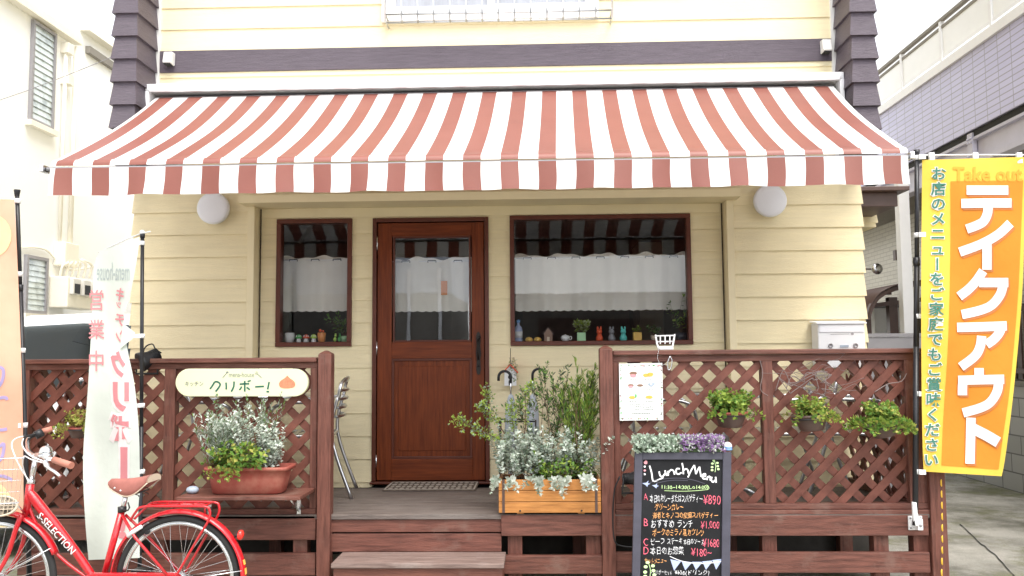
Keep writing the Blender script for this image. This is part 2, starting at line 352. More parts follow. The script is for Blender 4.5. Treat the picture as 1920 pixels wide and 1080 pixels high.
def put_text(mb, s, box, mp, mi=0, bold=0.0, off=.002, mirror=False, step=0, rot=False, wob=0, em=False):
    x0, y0, x1, y1 = box; vs, fs = glyph(s, bold)
    if rot: vs = [(b, -a) for a, b in vs]
    if em: a0, b0, a1, b1 = (-.5, -.5, .5, .5) if rot else (0, -.14, 1, .88)
    else: a0 = min(v[0] for v in vs); a1 = max(v[0] for v in vs); b0 = min(v[1] for v in vs); b1 = max(v[1] for v in vs)
    if em and rot: ca = (min(v[0] for v in vs) + max(v[0] for v in vs)) / 2; cb = (min(v[1] for v in vs) + max(v[1] for v in vs)) / 2; vs = [(a - ca, b - cb) for a, b in vs]
    out = []
    for a, b in vs:
        u = (a - a0) / (a1 - a0); v = (b - b0) / (b1 - b0)
        if mirror: u = 1 - u
        px = x0 + u * (x1 - x0); py = y1 - v * (y1 - y0)
        if wob: px, py = px + wob * math.sin(py * .9 + px * .13), py + wob * math.sin(px * .21 + 1.7) + wob * .5 * math.sin(px * .55)
        out.append((px, py))
    if mirror: fs = [f[::-1] for f in fs]
    flat_add(mb, out, fs, mp, off, mi, step)
def ribbon(mb, pts, wd, mp, mi=0, off=.002):
    P = [Vector(p) for p in pts]; vs = []
    for i, p in enumerate(P):
        d = (P[min(i + 1, len(P) - 1)] - P[max(i - 1, 0)]).normalized(); nn = Vector((-d.y, d.x)) * (wd / 2); vs += [tuple(p + nn), tuple(p - nn)]
    fs = [(2 * i, 2 * i + 2, 2 * i + 3, 2 * i + 1) for i in range(len(P) - 1)]
    flat_add(mb, vs, fs, mp, off, mi)
def smooth(pts, k=5):
    out = []; n = len(pts)
    for i in range(n - 1):
        p0, p1, p2, p3 = pts[max(i - 1, 0)], pts[i], pts[i + 1], pts[min(i + 2, n - 1)]
        for j in range(k):
            t = j / k
            out.append(tuple(.5 * ((2 * b) + (-a + c) * t + (2 * a - 5 * b + 4 * c - d) * t * t + (-a + 3 * b - 3 * c + d) * t ** 3) for a, b, c, d in zip(p0, p1, p2, p3)))
    return out + [tuple(pts[-1])]
def blob(px, py, rx, ry, n=14, jit=0):
    return [(px + rx * math.cos(6.2832 * i / n) * (1 + random.uniform(-jit, jit)), py - ry * math.sin(6.2832 * i / n) * (1 + random.uniform(-jit, jit))) for i in range(n)]
def shape(mb, poly, mp, mi=0, off=.002): flat_add(mb, poly, [tuple(range(len(poly)))], mp, off, mi)
# ================================================================== SETTING
g = MB(); g.box(-60, 60, -40, 60, -.2, 0); structure(g.build('ground', 'ground'))
g = MB(); g.box(-60, 60, -40, -7.2, 0.0, .004); structure(g.build('road', 'asphalt'))
# long dark crack in the concrete beside the deck
cr = MB(); pts = smooth([(1800, 985), (1822, 1003), (1838, 1020), (1851, 1030), (1868, 1044), (1893, 1072), (1912, 1092)], 4)
def gmap(px, py, off=0):
    r = ray(px, py); p = CAM + r * (-CAM.z / r.z); return Vector((p.x, p.y, .006 + off))
for i, p in enumerate(pts): pts[i] = (p[0] + random.uniform(-1.5, 1.5), p[1] + random.uniform(-1, 1))
for i in range(len(pts) - 1): ribbon(cr, [pts[i], pts[i + 1]], random.uniform(.9, 2.2), gmap, 0, 0)
structure(cr.build('ground_crack', 'dark_gap'))

# ================================================================== CAFE BUILDING
YR, YW, YC = 0.0, -0.12, -0.475
xL, xR = X(249, YW, 500), X(1619, YW, 500)
xli, xri = X(477, YW, 500), X(1364, YW, 500)
zs = 2.672
PITCHB = .1765
bld = thing('cafe_building', 'cream cafe with lap siding, dark brown corner columns and a recessed wooden front door', 'building', (0, 0, 0))
def boards(mb, x0, x1, y0, y1, z0, z1, phase, l=0, r=0, f=.0105, b=0, mi=0):
    k = math.floor((z0 - phase) / PITCHB + 1e-6)
    while True:
        a = phase + k * PITCHB; c = a + PITCHB; k += 1
        if a >= z1 - 1e-4: break
        lo = max(a, z0); hi = min(c, z1)
        if hi - lo < .004: continue
        tt = 1 - (lo - a) / PITCHB; te = 1 - (hi - a) / PITCHB
        mb.hexa([(x0 - l * tt, y0 - f * tt, lo), (x1 + r * tt, y0 - f * tt, lo), (x1 + r * tt, y1 + b * tt, lo), (x0 - l * tt, y1 + b * tt, lo)],
                [(x0 - l * te, y0 - f * te, hi), (x1 + r * te, y0 - f * te, hi), (x1 + r * te, y1 + b * te, hi), (x0 - l * te, y1 + b * te, hi)], mi)
# recess wall with openings
ZD = .52
dx0, dx1, dz1 = X(699, 0), X(917, 0), Z(407, 0)
wl = (X(518, 0), X(660, 0), Z(650, 0, 590), Z(411, 0, 590))
wr = (X(957, 0), X(1298, 0), Z(647, 0, 1130), Z(403, 0, 1130))
m = MB(); ph = Z(648, 0, 600) % PITCHB
def rec(x0, x1, z0, z1): boards(m, x0, x1, 0, .1, z0, z1, ph)
rec(xli, wl[0], .3, zs); rec(wl[0], wl[1], .3, wl[2]); rec(wl[0], wl[1], wl[3], zs); rec(wl[1], dx0, .3, zs); rec(dx0, dx1, dz1, zs)
rec(dx1, wr[0], .3, zs); rec(wr[0], wr[1], .3, wr[2]); rec(wr[0], wr[1], wr[3], zs); rec(wr[1], xri, .3, zs)
m.build('recess_wall', 'siding', bld)
m = MB()
m.box(xli, xri, -.012, .02, zs - .075, zs - .003)                      # plain frieze board under the soffit
m.build('frieze_board', 'trim_cream', bld)
# wings beside the recess, with the side walls of the house behind them
ph = Z(643, YW, 1500) % PITCHB
m = MB(); boards(m, xL, xli - .055, YW, YW + .16, .49, zs + .3, ph, l=.014); m.build('wing_wall', 'siding', bld)
m = MB(); boards(m, xri + .055, xR, YW, YW + .16, .49, zs + .3, ph, r=.014); m.build('wing_wall', 'siding', bld)
m = MB(); boards(m, xL, xL + .16, YW + .16, 5, .49, 6.2, ph, l=.014); m.build('side_wall', 'siding', bld)
m = MB(); boards(m, xR - .16, xR, YW + .16, 5, .49, 6.2, ph, r=.014); m.build('side_wall', 'siding', bld)
for a, b in ((xli - .055, xli), (xri, xri + .055)):
    m = MB(); m.box(a, b, YW - .016, .1, .49, zs); m.build('corner_trim', 'trim_cream', bld, bevel=.003)
m = MB(); m.box(xli - .075, xri + .075, -.29, .1, zs, zs + .06); m.build('soffit', 'trim_cream', bld)
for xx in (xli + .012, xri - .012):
    q = MB(); q.box(xx - .004, xx + .004, -.022, -.0135, .5, zs - .004); q.build('shadow_joint', 'soil', bld)  # dark strip put in for the shadow line at each recess corner
# upper wall
zb0, zb1 = Z(126, YW), Z(85, YW)
cxl, cxr = X(297, YW, 100), X(1563, YW, 100)
m = MB(); boards(m, cxl, cxr, YW, YW + .15, zs + .05, zb0, Z(13, YW, 930) % PITCHB)
uw = (X(722, YW, 20), X(1117, YW, 20), Z(33, YW, 930), Z(33, YW, 930) + 1.05)
pu = (zb1) % PITCHB
boards(m, cxl, uw[0], YW, YW + .15, zb1, 6.2, pu); boards(m, uw[1], cxr, YW, YW + .15, zb1, 6.2, pu)
boards(m, uw[0], uw[1], YW, YW + .15, zb1, uw[2], pu); boards(m, uw[0], uw[1], YW, YW + .15, uw[3], 6.2, pu)
m.build('upper_wall', 'siding', bld)
m = MB(); m.box(cxl, cxr, YW - .022, YW + .1, zb0, zb1); m.build('dark_band', 'dark_siding', bld, bevel=.003)
# dark corner columns with lapped boards on three faces
for a, b in ((X(216, YC, 60), X(256, YC, 60)), (X(1597, YC, 60), X(1639, YC, 60))):
    m = MB(); pc = Z(111, YC, 240 if a < 0 else 1615) % PITCHB
    boards(m, a, b, YC, YW + .2, 2.95, 6.2, pc, l=.020, r=.020, f=.022)
    m.build('corner_column', 'dark_siding', bld)
for xx in (cxl + .006, cxr - .006):
    q = MB(); q.box(xx - .016, xx + .016, YW - .03, YW - .002, zs + .3, 6.2); q.build('downlight_trim', 'off_white', bld)
m = MB(); m.box(xL - .45, xR + .45, YW - .7, 5.6, 6.2, 6.32); m.build('roof', 'brown_metal', bld)
m = MB(); m.box(xL + .02, xR - .02, YW + .03, 5.0, 0, .485); m.build('foundation', 'foundation_shaded', bld)
m = MB(); m.box(xL, xR, 5, 5.15, .1, 6.2); m.build('rear_wall', 'siding', bld)
# room behind the glass
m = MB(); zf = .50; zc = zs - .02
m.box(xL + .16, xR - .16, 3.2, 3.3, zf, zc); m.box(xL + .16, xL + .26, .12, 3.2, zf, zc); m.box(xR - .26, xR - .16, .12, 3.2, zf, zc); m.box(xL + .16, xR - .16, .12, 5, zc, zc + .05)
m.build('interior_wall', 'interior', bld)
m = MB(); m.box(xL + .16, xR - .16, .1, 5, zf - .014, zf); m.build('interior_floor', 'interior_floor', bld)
m = MB(); m.box(X(1200, 2) , X(1245, 2), 2.0, 2.6, zf, zc - .02); m.build('interior_partition', 'saddle_cream', bld)
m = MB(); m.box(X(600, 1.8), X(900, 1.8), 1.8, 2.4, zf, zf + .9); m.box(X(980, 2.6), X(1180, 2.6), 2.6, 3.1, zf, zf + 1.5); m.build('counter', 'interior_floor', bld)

def window(x0, x1, z0, z1, fw, frm, gl, depth=.06, out=.028):
    f = MB()
    f.box(x0, x1, -out, depth, z0, z0 + fw); f.box(x0, x1, -out, depth, z1 - fw, z1); f.box(x0, x0 + fw, -out, depth, z0 + fw, z1 - fw); f.box(x1 - fw, x1, -out, depth, z0 + fw, z1 - fw)
    wo = f.build('window', frm, bld, bevel=.004)
    s = MB(); s.box(x0 + fw, x1 - fw, .06, .30, z0 + fw - .03, z0 + fw); s.build('window_sill', frm, wo)
    p = MB(); p.add([(x0 + fw, .02, z0 + fw), (x1 - fw, .02, z0 + fw), (x1 - fw, .02, z1 - fw), (x0 + fw, .02, z1 - fw)], [(0, 1, 2, 3)]); p.build('pane', gl, wo)
window(*wl, .036, 'frame_wood', 'window_glass'); window(*wr, .034, 'frame_wood', 'window_glass')

# front door
d = MB(); fw = .032
d.box(dx0, dx0 + fw, -.03, .1, ZD + .012, dz1); d.box(dx1 - fw, dx1, -.03, .1, ZD + .012, dz1); d.box(dx0 + fw, dx1 - fw, -.03, .1, dz1 - fw, dz1)
d.box(dx0 - .01, dx1 + .01, -.06, .1, ZD - .005, ZD + .012, 0)
d.build('door_frame', 'frame_wood', bld, bevel=.004)
a, b = dx0 + fw + .006, dx1 - fw - .006; zt = dz1 - fw - .006; zb = ZD + .02
gx0, gx1, gz0, gz1 = X(737, 0), X(883, 0), Z(641, 0, 810), Z(443, 0, 810)
px0, px1, pz0, pz1 = X(735, 0), X(885, 0), Z(860, 0, 810), Z(672, 0, 810)
d = MB()
d.box(a, px0, -.012, .03, zb, zt); d.box(px1, b, -.012, .03, zb, zt)
do = d.build('door', 'door_wood', bld, bevel=.003)
for z0_, z1_ in ((gz1, zt), (pz1, gz0), (zb, pz0)):
    d = MB(); d.box(px0, px1, -.012, .03, z0_, z1_); d.build('door_rail', 'door_wood_x', do, bevel=.003)
d = MB(); d.box(px0, px1, .006, .022, pz0, pz1)
d.frust(px0 + .05, px1 - .05, .0, .01, pz0 + .06, pz1 - .06); d.build('door_panel', 'door_wood', do, bevel=.004)
d = MB()
for (u0, u1, v0, v1) in ((px0, px1, pz0, pz0 + .018), (px0, px1, pz1 - .018, pz1), (px0, px0 + .018, pz0 + .018, pz1 - .018), (px1 - .018, px1, pz0 + .018, pz1 - .018)): d.box(u0, u1, -.008, .006, v0, v1)
for (u0, u1, v0, v1) in ((gx0, gx1, gz0, gz0 + .014), (gx0, gx1, gz1 - .014, gz1), (gx0, gx0 + .014, gz0 + .014, gz1 - .014), (gx1 - .014, gx1, gz0 + .014, gz1 - .014)): d.box(u0, u1, -.009, .02, v0, v1)
d.build('moulding', 'frame_wood', do, bevel=.003)
d = MB(); d.add([(gx0, .008, gz0), (gx1, .008, gz0), (gx1, .008, gz1), (gx0, .008, gz1)], [(0, 1, 2, 3)]); d.build('door_pane', 'door_glass', do)
d = MB(); hx = X(897, -.03, 660)
pl = [(-.018, -.13), (-.012, -.16), (0, -.17), (.012, -.16), (.018, -.13), (.014, -.06), (.02, 0), (.014, .06), (.018, .13), (.012, .155), (0, .17), (-.012, .155), (-.018, .13), (-.014, .06), (-.02, 0), (-.014, -.06)]
hz = Z(662, -.03, 897)
d.prism([(hx + p, hz + q) for p, q in pl], -.022, -.012)
d.tube(smooth([(hx, -.02, hz + .10), (hx, -.06, hz + .085), (hx, -.075, hz + .03), (hx, -.06, hz - .03), (hx, -.02, hz - .05)], 4), [.008] * 17, 8)
d.tube([(hx, -.03, hz + .105), (hx + .012, -.045, hz + .125)], .009, 8); d.lathe([(0, 0), (.009, .002), (.009, .006), (0, .008)], (hx, -.022, hz - .1), 10, axis='y')
d.build('door_handle', 'iron', do)
for py in (457, 653, 866):
    h = MB(); zz = Z(py, 0, 705); h.tube([(dx0 + fw + .003, -.018, zz - .055), (dx0 + fw + .003, -.018, zz + .055)], .007, 8); h.box(dx0 + fw - .008, dx0 + fw + .003, -.016, -.0125, zz - .05, zz + .05); h.build('hinge', 'steel', do)
# upstairs window and its guard rail
f = MB(); x0, x1, z0, z1 = uw
f.box(x0 - .02, x1 + .02, YW - .05, YW + .05, z0 - .03, z0 + .05); f.box(x0 - .02, x1 + .02, YW - .04, YW + .05, z1 - .05, z1 + .02); f.box(x0 - .02, x0 + .045, YW - .04, YW + .05, z0 + .05, z1 - .05); f.box(x1 - .045, x1 + .02, YW - .04, YW + .05, z0 + .05, z1 - .05)
uo = f.build('window', 'white_metal', bld, bevel=.004)
xm = X(921, YW, 15)
f = MB()
for (s0, s1, yy) in ((x0 + .045, xm + .03, .0), (xm - .03, x1 - .045, -.018)):
    y0 = YW + yy; f.box(s0, s0 + .04, y0 - .012, y0 + .012, z0 + .05, z1 - .05); f.box(s1 - .04, s1, y0 - .012, y0 + .012, z0 + .05, z1 - .05); f.box(s0 + .04, s1 - .04, y0 - .012, y0 + .012, z0 + .05, z0 + .10); f.box(s0 + .04, s1 - .04, y0 - .012, y0 + .012, z1 - .1, z1 - .05)
f.build('sash', 'white_metal', uo, bevel=.003)
f = MB(); f.box(x0 + .08, x1 - .08, YW + .003, YW + .009, z0 + .1, z1 - .1); f.build('pane', 'pane_grey', uo)
f = MB(); f.box(x0, x1, YW + .052, YW + .14, z0 - .02, z1 + .01); f.build('blind_backing', 'grey_metal', uo)
yg = YW - .17; gx0, gx1 = X(722, yg, 30), X(1148, yg, 30); gzb = Z(34, yg, 930); f = MB()
for k in range(15):
    xx = gx0 + (gx1 - gx0) * k / 14
    f.tube([(xx, yg, gzb + .98), (xx, yg, gzb + .10), (xx, yg + .012, gzb + .02), (xx, yg + .05, gzb - .005)] if k % 14 else [(xx, YW - .01, gzb + .98), (xx, yg, gzb + .96), (xx, yg, gzb), (xx, YW - .01, gzb)], .0075, 6)
for zz in (.0, .05, .96): f.tube([(gx0, yg + (.05 if zz == 0 else .012), gzb + zz), (gx1, yg + (.05 if zz == 0 else .012), gzb + zz)], .008, 6)
for xx in (gx0, gx1): f.tube([(xx, yg, gzb + .05), (xx, YW, gzb + .05)], .008, 6)
f.build('window_guard', 'aluminium', bld)
# brown lean-to eave and small bay on the right flank
f = MB(); e0 = xR + .016; e1 = X(1697, 1.0, 360)
f.box(e0, e1, .9, 4.6, Z(361, 1.0, 1650), Z(353, 1.0, 1650)); f.box(e0, X(1683, 1.0, 370), 1.0, 4.5, Z(387, 1.0, 1650), Z(361, 1.0, 1650)); f.build('side_eave', 'brown_metal', bld, bevel=.005)
f = MB(); boards(f, e0, X(1641, 1.6, 400), 1.6, 3.4, Z(426, 1.6, 1630), Z(388, 1.6, 1630), Z(418, 1.6, 1630) % PITCHB, r=.02); f.build('side_bay', 'siding', bld)

# wall lamps
for (px, py, lab) in ((401, 391, 'round white wall lamp on the siding at the left end, over the sign fence'), (1443, 377, 'round white wall lamp on the siding above the white mailbox')):
    c = W(px, py, YW - .06); t = thing('wall_lamp', lab, 'lamp', (c.x, YW - .01, c.z - .12), 'round lamps under the awning')
    b = MB(); b.lathe([(.105, 0), (.11, .01), (.11, .03), (.10, .035)], (c.x, YW - .013, c.z), 32, axis='y'); b.build('lamp_base', 'white_plastic', t)
    b = MB(); b.lathe([(.105, .03), (.123, .036), (.125, .060), (.123, .074), (.115, .082), (.09, .086), (.04, .089), (0, .090)], (c.x, YW - .013, c.z), 40, axis='y'); b.build('lamp_shade', 'lamp_white', t)
# small eave sensors
for (px, py, lab) in ((318, 111, 'small white vent cover at the left end of the dark band'), (1548, 88, 'small white vent cover at the right end of the dark band')):
    c = W(px, py, YW - .05); t = thing('vent_cover', lab, 'vent cover', (c.x, YW - .02, c.z - .06), 'white vent covers on the dark band')
    b = MB(); b.hexa([(c.x - .034, YW - .11, c.z - .045), (c.x + .034, YW - .11, c.z - .045), (c.x + .034, YW - .023, c.z - .05), (c.x - .034, YW - .023, c.z - .05)], [(c.x - .036, YW - .085, c.z + .05), (c.x + .036, YW - .085, c.z + .05), (c.x + .036, YW - .023, c.z + .055), (c.x - .036, YW - .023, c.z + .055)])
    b.build('cover', 'off_white', t, bevel=.008)
    b = MB()
    for k in range(4): b.box(c.x - .026 + .014 * k, c.x - .017 + .014 * k, YW - .10, YW - .03, c.z - .054, c.z - .0485)
    b.build('grille', 'dark_gap', t)

# ================================================================== AWNING
YF = -1.68
aw = thing('awning', 'wide retractable awning with red and white striped fabric over the shop front', 'awning', (0, YW - .02, 3.2))
ya = YW - .15
ax0, ax1 = X(277, ya, 165), X(1579, ya, 150); az1, az0 = Z(149, ya), Z(163, ya)
c = MB()
c.box(ax0, ax1, YW - .20, YW - .016, az0 + .004, az1); c.box(ax0 + .03, ax1 - .03, YW - .21, YW - .19, az0 - .008, az0 + .030)
c.build('cassette', 'white_metal', aw, bevel=.008)
for (a, b) in ((ax0, ax0 + .035), (ax1 - .035, ax1)):
    q = MB(); q.box(a, b, YW - .202, YW - .014, az0 - .17, az0 + .0035); q.build('end_bracket', 'white_metal', aw, bevel=.006)
c = MB(); c.tube([(ax0 + .06, ya + .05, az0 - .055), (ax1 - .06, ya + .05, az0 - .055)], .04, 14); c.build('roller', 'grey_metal', aw)
c = MB(); c.box(ax0 + .035, ax1 - .035, YW - .03, YW - .017, az0 - .14, az0 + .0035); c.build('back_plate', 'soffit_grey', aw)
fx0, fx1 = X(100, YF, 312), X(1699, YF, 292)
zF = (W(100, 308, YF).z + W(1700, 284, YF).z) / 2
zFl, zFr = W(100, 313, YF).z, W(1700, 289, YF).z
zF = (zFl + zFr) / 2
def tilt(mb, k=None):
    # the bar hangs a hair lower at its left end
    mb.v = [(x, y, z + (zFl + (zFr - zFl) * (x - fx0) / (fx1 - fx0) - zF) * (1 if k is None else k(y))) for x, y, z in mb.v]; return mb
per = (W(1653, 320, YF).x - W(109, 340, YF).x) / 22
sx0 = W(108.5, 330, YF).x
xs = [fx0]; cols = [1]
for k in range(23): xs += [sx0 + per * k, sx0 + per * k + per * .475]; 
xs.append(fx1)
xs = [max(fx0, min(fx1, x)) for x in xs]
zT, yT = az0 - .040, ya - .01
NV = 22
def prof(t):
    # sagging cloth from the roller down to the front bar, rolled over its tube at the end
    if t < .9:
        s = t / .9
        y = yT + (YF + .02 - yT) * s; z = zT + (zF + .045 - zT) * s - .048 * math.sin(math.pi * s) ** 1.0 * (1 - .25 * s)
        return y, z
    a = (t - .9) / .1 * math.pi * .5
    y1, z1 = YF + .02, zF + .045
    return y1 - .045 * math.sin(a), z1 - .045 * (1 - math.cos(a)) - .0
can = MB()
tx = lambda u: ax0 + .07 + (ax1 - ax0 - .14) * u
ts = [i / NV for i in range(NV + 1)] + [1.0]
ts = [.9 * i / 18 for i in range(19)] + [.9 + .1 * i / 6 for i in range(1, 7)]
for i in range(len(xs) - 1):
    mi = 0 if i % 2 == 1 else 1
    sub = 3; vs = []
    for a in range(sub + 1):
        xf = xs[i] + (xs[i + 1] - xs[i]) * a / sub; u = (xf - fx0) / (fx1 - fx0)
        for t in ts:
            y, z = prof(t); x = tx(u) + (xf - tx(u)) * min(1, t / .9)
            z += .006 * math.sin(u * 31 + t * 3) * math.sin(math.pi * min(t / .9, 1))
            vs.append((x, y, z))
    n = len(ts); can.add(vs, [(a * n + b, a * n + b + 1, (a + 1) * n + b + 1, (a + 1) * n + b) for a in range(sub) for b in range(n - 1)], mi, True)
tilt(can, lambda y: max(0, min(1, (y - yT) / (YF - yT)))).build('canopy', ['red_cloth', 'white_cloth'], aw)
c = MB(); yb = YF - .025; zb_ = zF - .008
c.box(fx0 - .03, fx1 + .012, yb - .001, yb + .05, zb_ - .022, zb_ - .009); tilt(c).build('front_bar', 'alu_dull', aw, bevel=.004)
c = MB(); c.box(fx0 - .028, fx1 + .01, yb + .001, yb + .04, zb_ - .0088, zb_ + .001); tilt(c).build('bar_gasket', 'grey_metal', aw)
for xx in (fx0 - .045, fx1 + .018):
    q = MB(); q.box(xx - .014, xx + .012, yb - .026, yb + .05, zb_ - .03, zb_ + .012); tilt(q).build('end_cap', 'steel', aw, bevel=.004)
val = MB(); zv0 = zb_ - .013; VH = .169
for i in range(len(xs) - 1):
    mi = 0 if i % 2 == 1 else 1; sub = 4; rows = 6; vs = []
    for a in range(sub + 1):
        xf = xs[i] + (xs[i + 1] - xs[i]) * a / sub
        for r_ in range(rows + 1):
            v = r_ / rows
            yy = yb - .004 + v * (.010 * math.sin(xf * 9.3 + .6) + .007 * math.sin(xf * 23 + 2)) - .01 * v
            xx = xf + .006 * math.sin(v * 3 + xf * 5) * v
            vs.append((xx, yy, zv0 + .006 - v * (VH + .0025 * math.sin(xf * 14.2))))
    n = rows + 1; val.add(vs, [(a * n + b, a * n + b + 1, (a + 1) * n + b + 1, (a + 1) * n + b) for a in range(sub) for b in range(rows)], mi, True)
tilt(val).build('valance', ['red_cloth', 'white_cloth'], aw)
# folding arms under the cloth
for (sx, ex, fx) in ((ax0 + .35, ax0 + 1.15, fx0 + .55), (ax1 - .35, ax1 - 1.15, fx1 - .55)):
    q = MB(); e = (ex, (YW + YF) / 2, (az0 + zF) / 2 - .14)
    q.tube([(sx, YW - .12, az0 - .13), e], .022, 8); q.tube([e, (fx, yb + .05, zb_ - .01)], .019, 8); q.ball(e, .034); q.build('folding_arm', 'white_metal', aw)
q = MB(); q.box(ax0 + .2, ax1 - .2, YW - .16, YW - .03, az0 - .16, az0 - .12); q.build('arm_bar', 'white_metal', aw)

# ================================================================== DECK, STEPS
YD = -1.30
dk = thing('wooden_deck', 'low brown wooden deck with two steps leading up to the front door', 'deck', (0, -.6, 0))
dL, dR = X(34, YD, 800), X(1737, YD, 900)
m = MB(); nb = 9; yy = YD - .02
for k in range(nb):
    y0 = YD - .025 + k * .118
    m.box(dL, dR, y0, min(y0 + .112, -.016), ZD - .03, ZD)
m.build('deck_board', 'deck_wood', dk, bevel=.003)
sx0_, sx1_ = X(620, -1.3, 980), X(940, -1.3, 980); tx0_, tx1_ = X(621, -1.6, 1050), X(945, -1.6, 1050)
def zf_(py, px=800): return Z(py, YD, px)
q = MB(); q.box(sx0_, sx1_, YD - .012, YD + .02, zf_(997), ZD - .032); q.build('riser', 'wood_x', dk, bevel=.003)
q = MB(); q.box(sx0_, sx1_, YD - .008, YD + .02, zf_(1034), zf_(1000)); q.build('riser', 'wood_x', dk, bevel=.003)
ts_ = zf_(1034)
q = MB()
q.box(tx0_, tx1_, YD - .31, YD - .165, ts_ - .028, ts_); q.box(tx0_, tx1_, YD - .159, YD - .01, ts_ - .028, ts_); q.build('step_tread', 'step_wood', dk, bevel=.004)
q = MB(); q.box(tx0_ + .01, tx1_ - .01, YD - .29, YD - .26, .02, ts_ - .03); q.build('riser', 'wood_x', dk, bevel=.003)
for xx in (tx0_ + .011, tx1_ - .042):
    q = MB(); q.box(xx, xx + .032, YD - .255, YD - .012, .0, ts_ - .03); q.build('stringer', 'wood_z', dk)
# fascia and the lower skirt rail with their posts
segs = [(X(40, YD, 990), X(594, YD, 990)), (X(940, YD, 980), X(1128, YD, 980)), (X(1150, YD, 980), X(1737, YD, 980))]
pz = [((971, 1011), (1036, 1077)), ((964, 1003), (1040, 1074)), ((965, 1003), (1034, 1072))]
pxm = [320, 1035, 1440]
for (a, b), rr, pm in zip(segs, pz, pxm):
    for k, (t_, u_) in enumerate(rr):
        q = MB(); q.box(a + (.04 if k and a > 0 and a < .2 else 0), b, YD - .03, YD + .008, Z(u_, YD, pm), Z(t_, YD, pm)); q.build('skirt_board', 'wood_x', dk, bevel=.004)
for px in (70, 300, 566, 966, 1112, 1440, 1648, 1722):
    q = MB(); xx = X(px, YD + .05, 1020); q.box(xx - .045, xx + .045, YD + .010, YD + .095, 0, ZD - .034); q.build('deck_post', 'wood_z', dk, bevel=.004)
for px in (70, 420, 760, 1100, 1440, 1700):
    q = MB(); xx = X(px, YD + .05, 1020); q.box(xx - .045, xx + .045, -.2, -.11, 0, ZD - .034); q.build('deck_post', 'wood_z', dk)
q = MB()
for yy in (YD + .05, -.7, -.15): q.box(dL + .02, dR - .02, yy + .05, yy + .09, ZD - .13, ZD - .033)
q.build('joist', 'wood_x', dk)

# ================================================================== LATTICE FENCES
YFN = -1.27
def clip(poly, x0, x1, z0, z1):
    for ax, lim, sg in ((0, x0, 1), (0, x1, -1), (1, z0, 1), (1, z1, -1)):
        out = []
        for i in range(len(poly)):
            a, b = poly[i - 1], poly[i]; ia = (a[ax] - lim) * sg >= 0; ib = (b[ax] - lim) * sg >= 0
            if ia != ib:
                t = (lim - a[ax]) / (b[ax] - a[ax]); out.append((a[0] + (b[0] - a[0]) * t, a[1] + (b[1] - a[1]) * t))
            if ib: out.append(b)
        poly = out
        if len(poly) < 3: return []
    return poly
def lattice(x0, x1, z0, z1, par, sp=.156, w=.047, ph=0.0):
    m = MB(); hw = w / math.sqrt(2); H = z1 - z0
    for sgn, (ya_, yb_) in ((1, (YFN - .012, YFN - .001)), (-1, (YFN + .0, YFN + .011))):
        k = -int(H / sp) - 4
        while x0 + k * sp < x1 + H + sp:
            c = x0 + k * sp + ph + random.uniform(-.002, .002); k += 1
            if sgn > 0: p = [(c - hw, z0), (c + hw, z0), (c + hw + H, z1), (c - hw + H, z1)]
            else: p = [(c - hw, z0), (c + hw, z0), (c + hw - H, z1), (c - hw - H, z1)]
            p = clip(p, x0, x1, z0, z1)
            if len(p) >= 3: m.prism(p, ya_, yb_)
    return m.build('lattice_panel', 'lattice', par)
def fence(lab, xa, xb, muls, zrail, zlt, zlb, zbase, name='lattice_fence'):
    t = thing(name, lab, 'fence', ((xa + xb) / 2, YFN, ZD), 'lattice fences along the deck front')
    q = MB(); q.box(xa, xb, YFN - .065, YFN + .06, zrail - .030, zrail); q.build('top_rail', 'wood_x', t, bevel=.006)
    q = MB(); q.box(xa, xb, YFN - .035, YFN + .035, zlt, zrail - .0305); q.build('upper_frame', 'wood_x', t, bevel=.003)
    q = MB(); q.box(xa, xb, YFN - .04, YFN + .04, zbase, zlb); q.box(xa, xb, YFN - .055, YFN + .045, zbase - .03, zbase - .0005); q.build('bottom_rail', 'wood_x', t, bevel=.004)
    for a, b in muls:
        q = MB(); q.box(a, b, YFN - .035, YFN + .035, zlb, zlt); q.build('stile', 'wood_z', t, bevel=.004)
    for i in range(len(muls) - 1): lattice(muls[i][1], muls[i + 1][0], zlb, zlt, t, ph=random.uniform(0, .1))
    return t
fx = lambda p: X(p, YFN - .035, 800)
fl = fence('brown lattice fence on the left of the steps, carrying the cream name sign', fx(34), fx(594), [(fx(40), fx(52)), (fx(306), fx(327)), (fx(581), fx(594))], Z(672, YFN - .06, 320), Z(692, YFN - .03, 320), Z(954, YFN - .03, 320), Z(966, YFN - .03, 320))
fr = fence('brown lattice fence on the right of the steps, carrying the hanging flower pots', fx(1151), fx(1737), [(fx(1151), fx(1163)), (fx(1431), fx(1452)), (fx(1701), fx(1737))], Z(655, YFN - .06, 1440), Z(677, YFN - .03, 1440), Z(944, YFN - .03, 1440), Z(955, YFN - .03, 1440))
def post(par, pa, pb, ptop, y0, y1):
    q = MB(); a, b = X(pa, y0, 800), X(pb, y0, 800); zt = Z(ptop + 6, y0, pa); q.box(a, b, y0, y1, 0, zt)
    cx_, cy_ = (a + b) / 2, (y0 + y1) / 2; q.hexa([(a, y0, zt), (b, y0, zt), (b, y1, zt), (a, y1, zt)], [(cx_ - .008, cy_ - .008, zt + .022), (cx_ + .008, cy_ - .008, zt + .022), (cx_ + .008, cy_ + .008, zt + .022), (cx_ - .008, cy_ + .008, zt + .022)])
    q.build('post', 'wood_z', par, bevel=.005)
post(fl, 595, 620, 658, YFN - .09, YFN + .0); post(fr, 1126, 1151, 648, YFN - .09, YFN + .0); post(fr, 1738, 1768, 662, YFN - .07, YFN + .03)

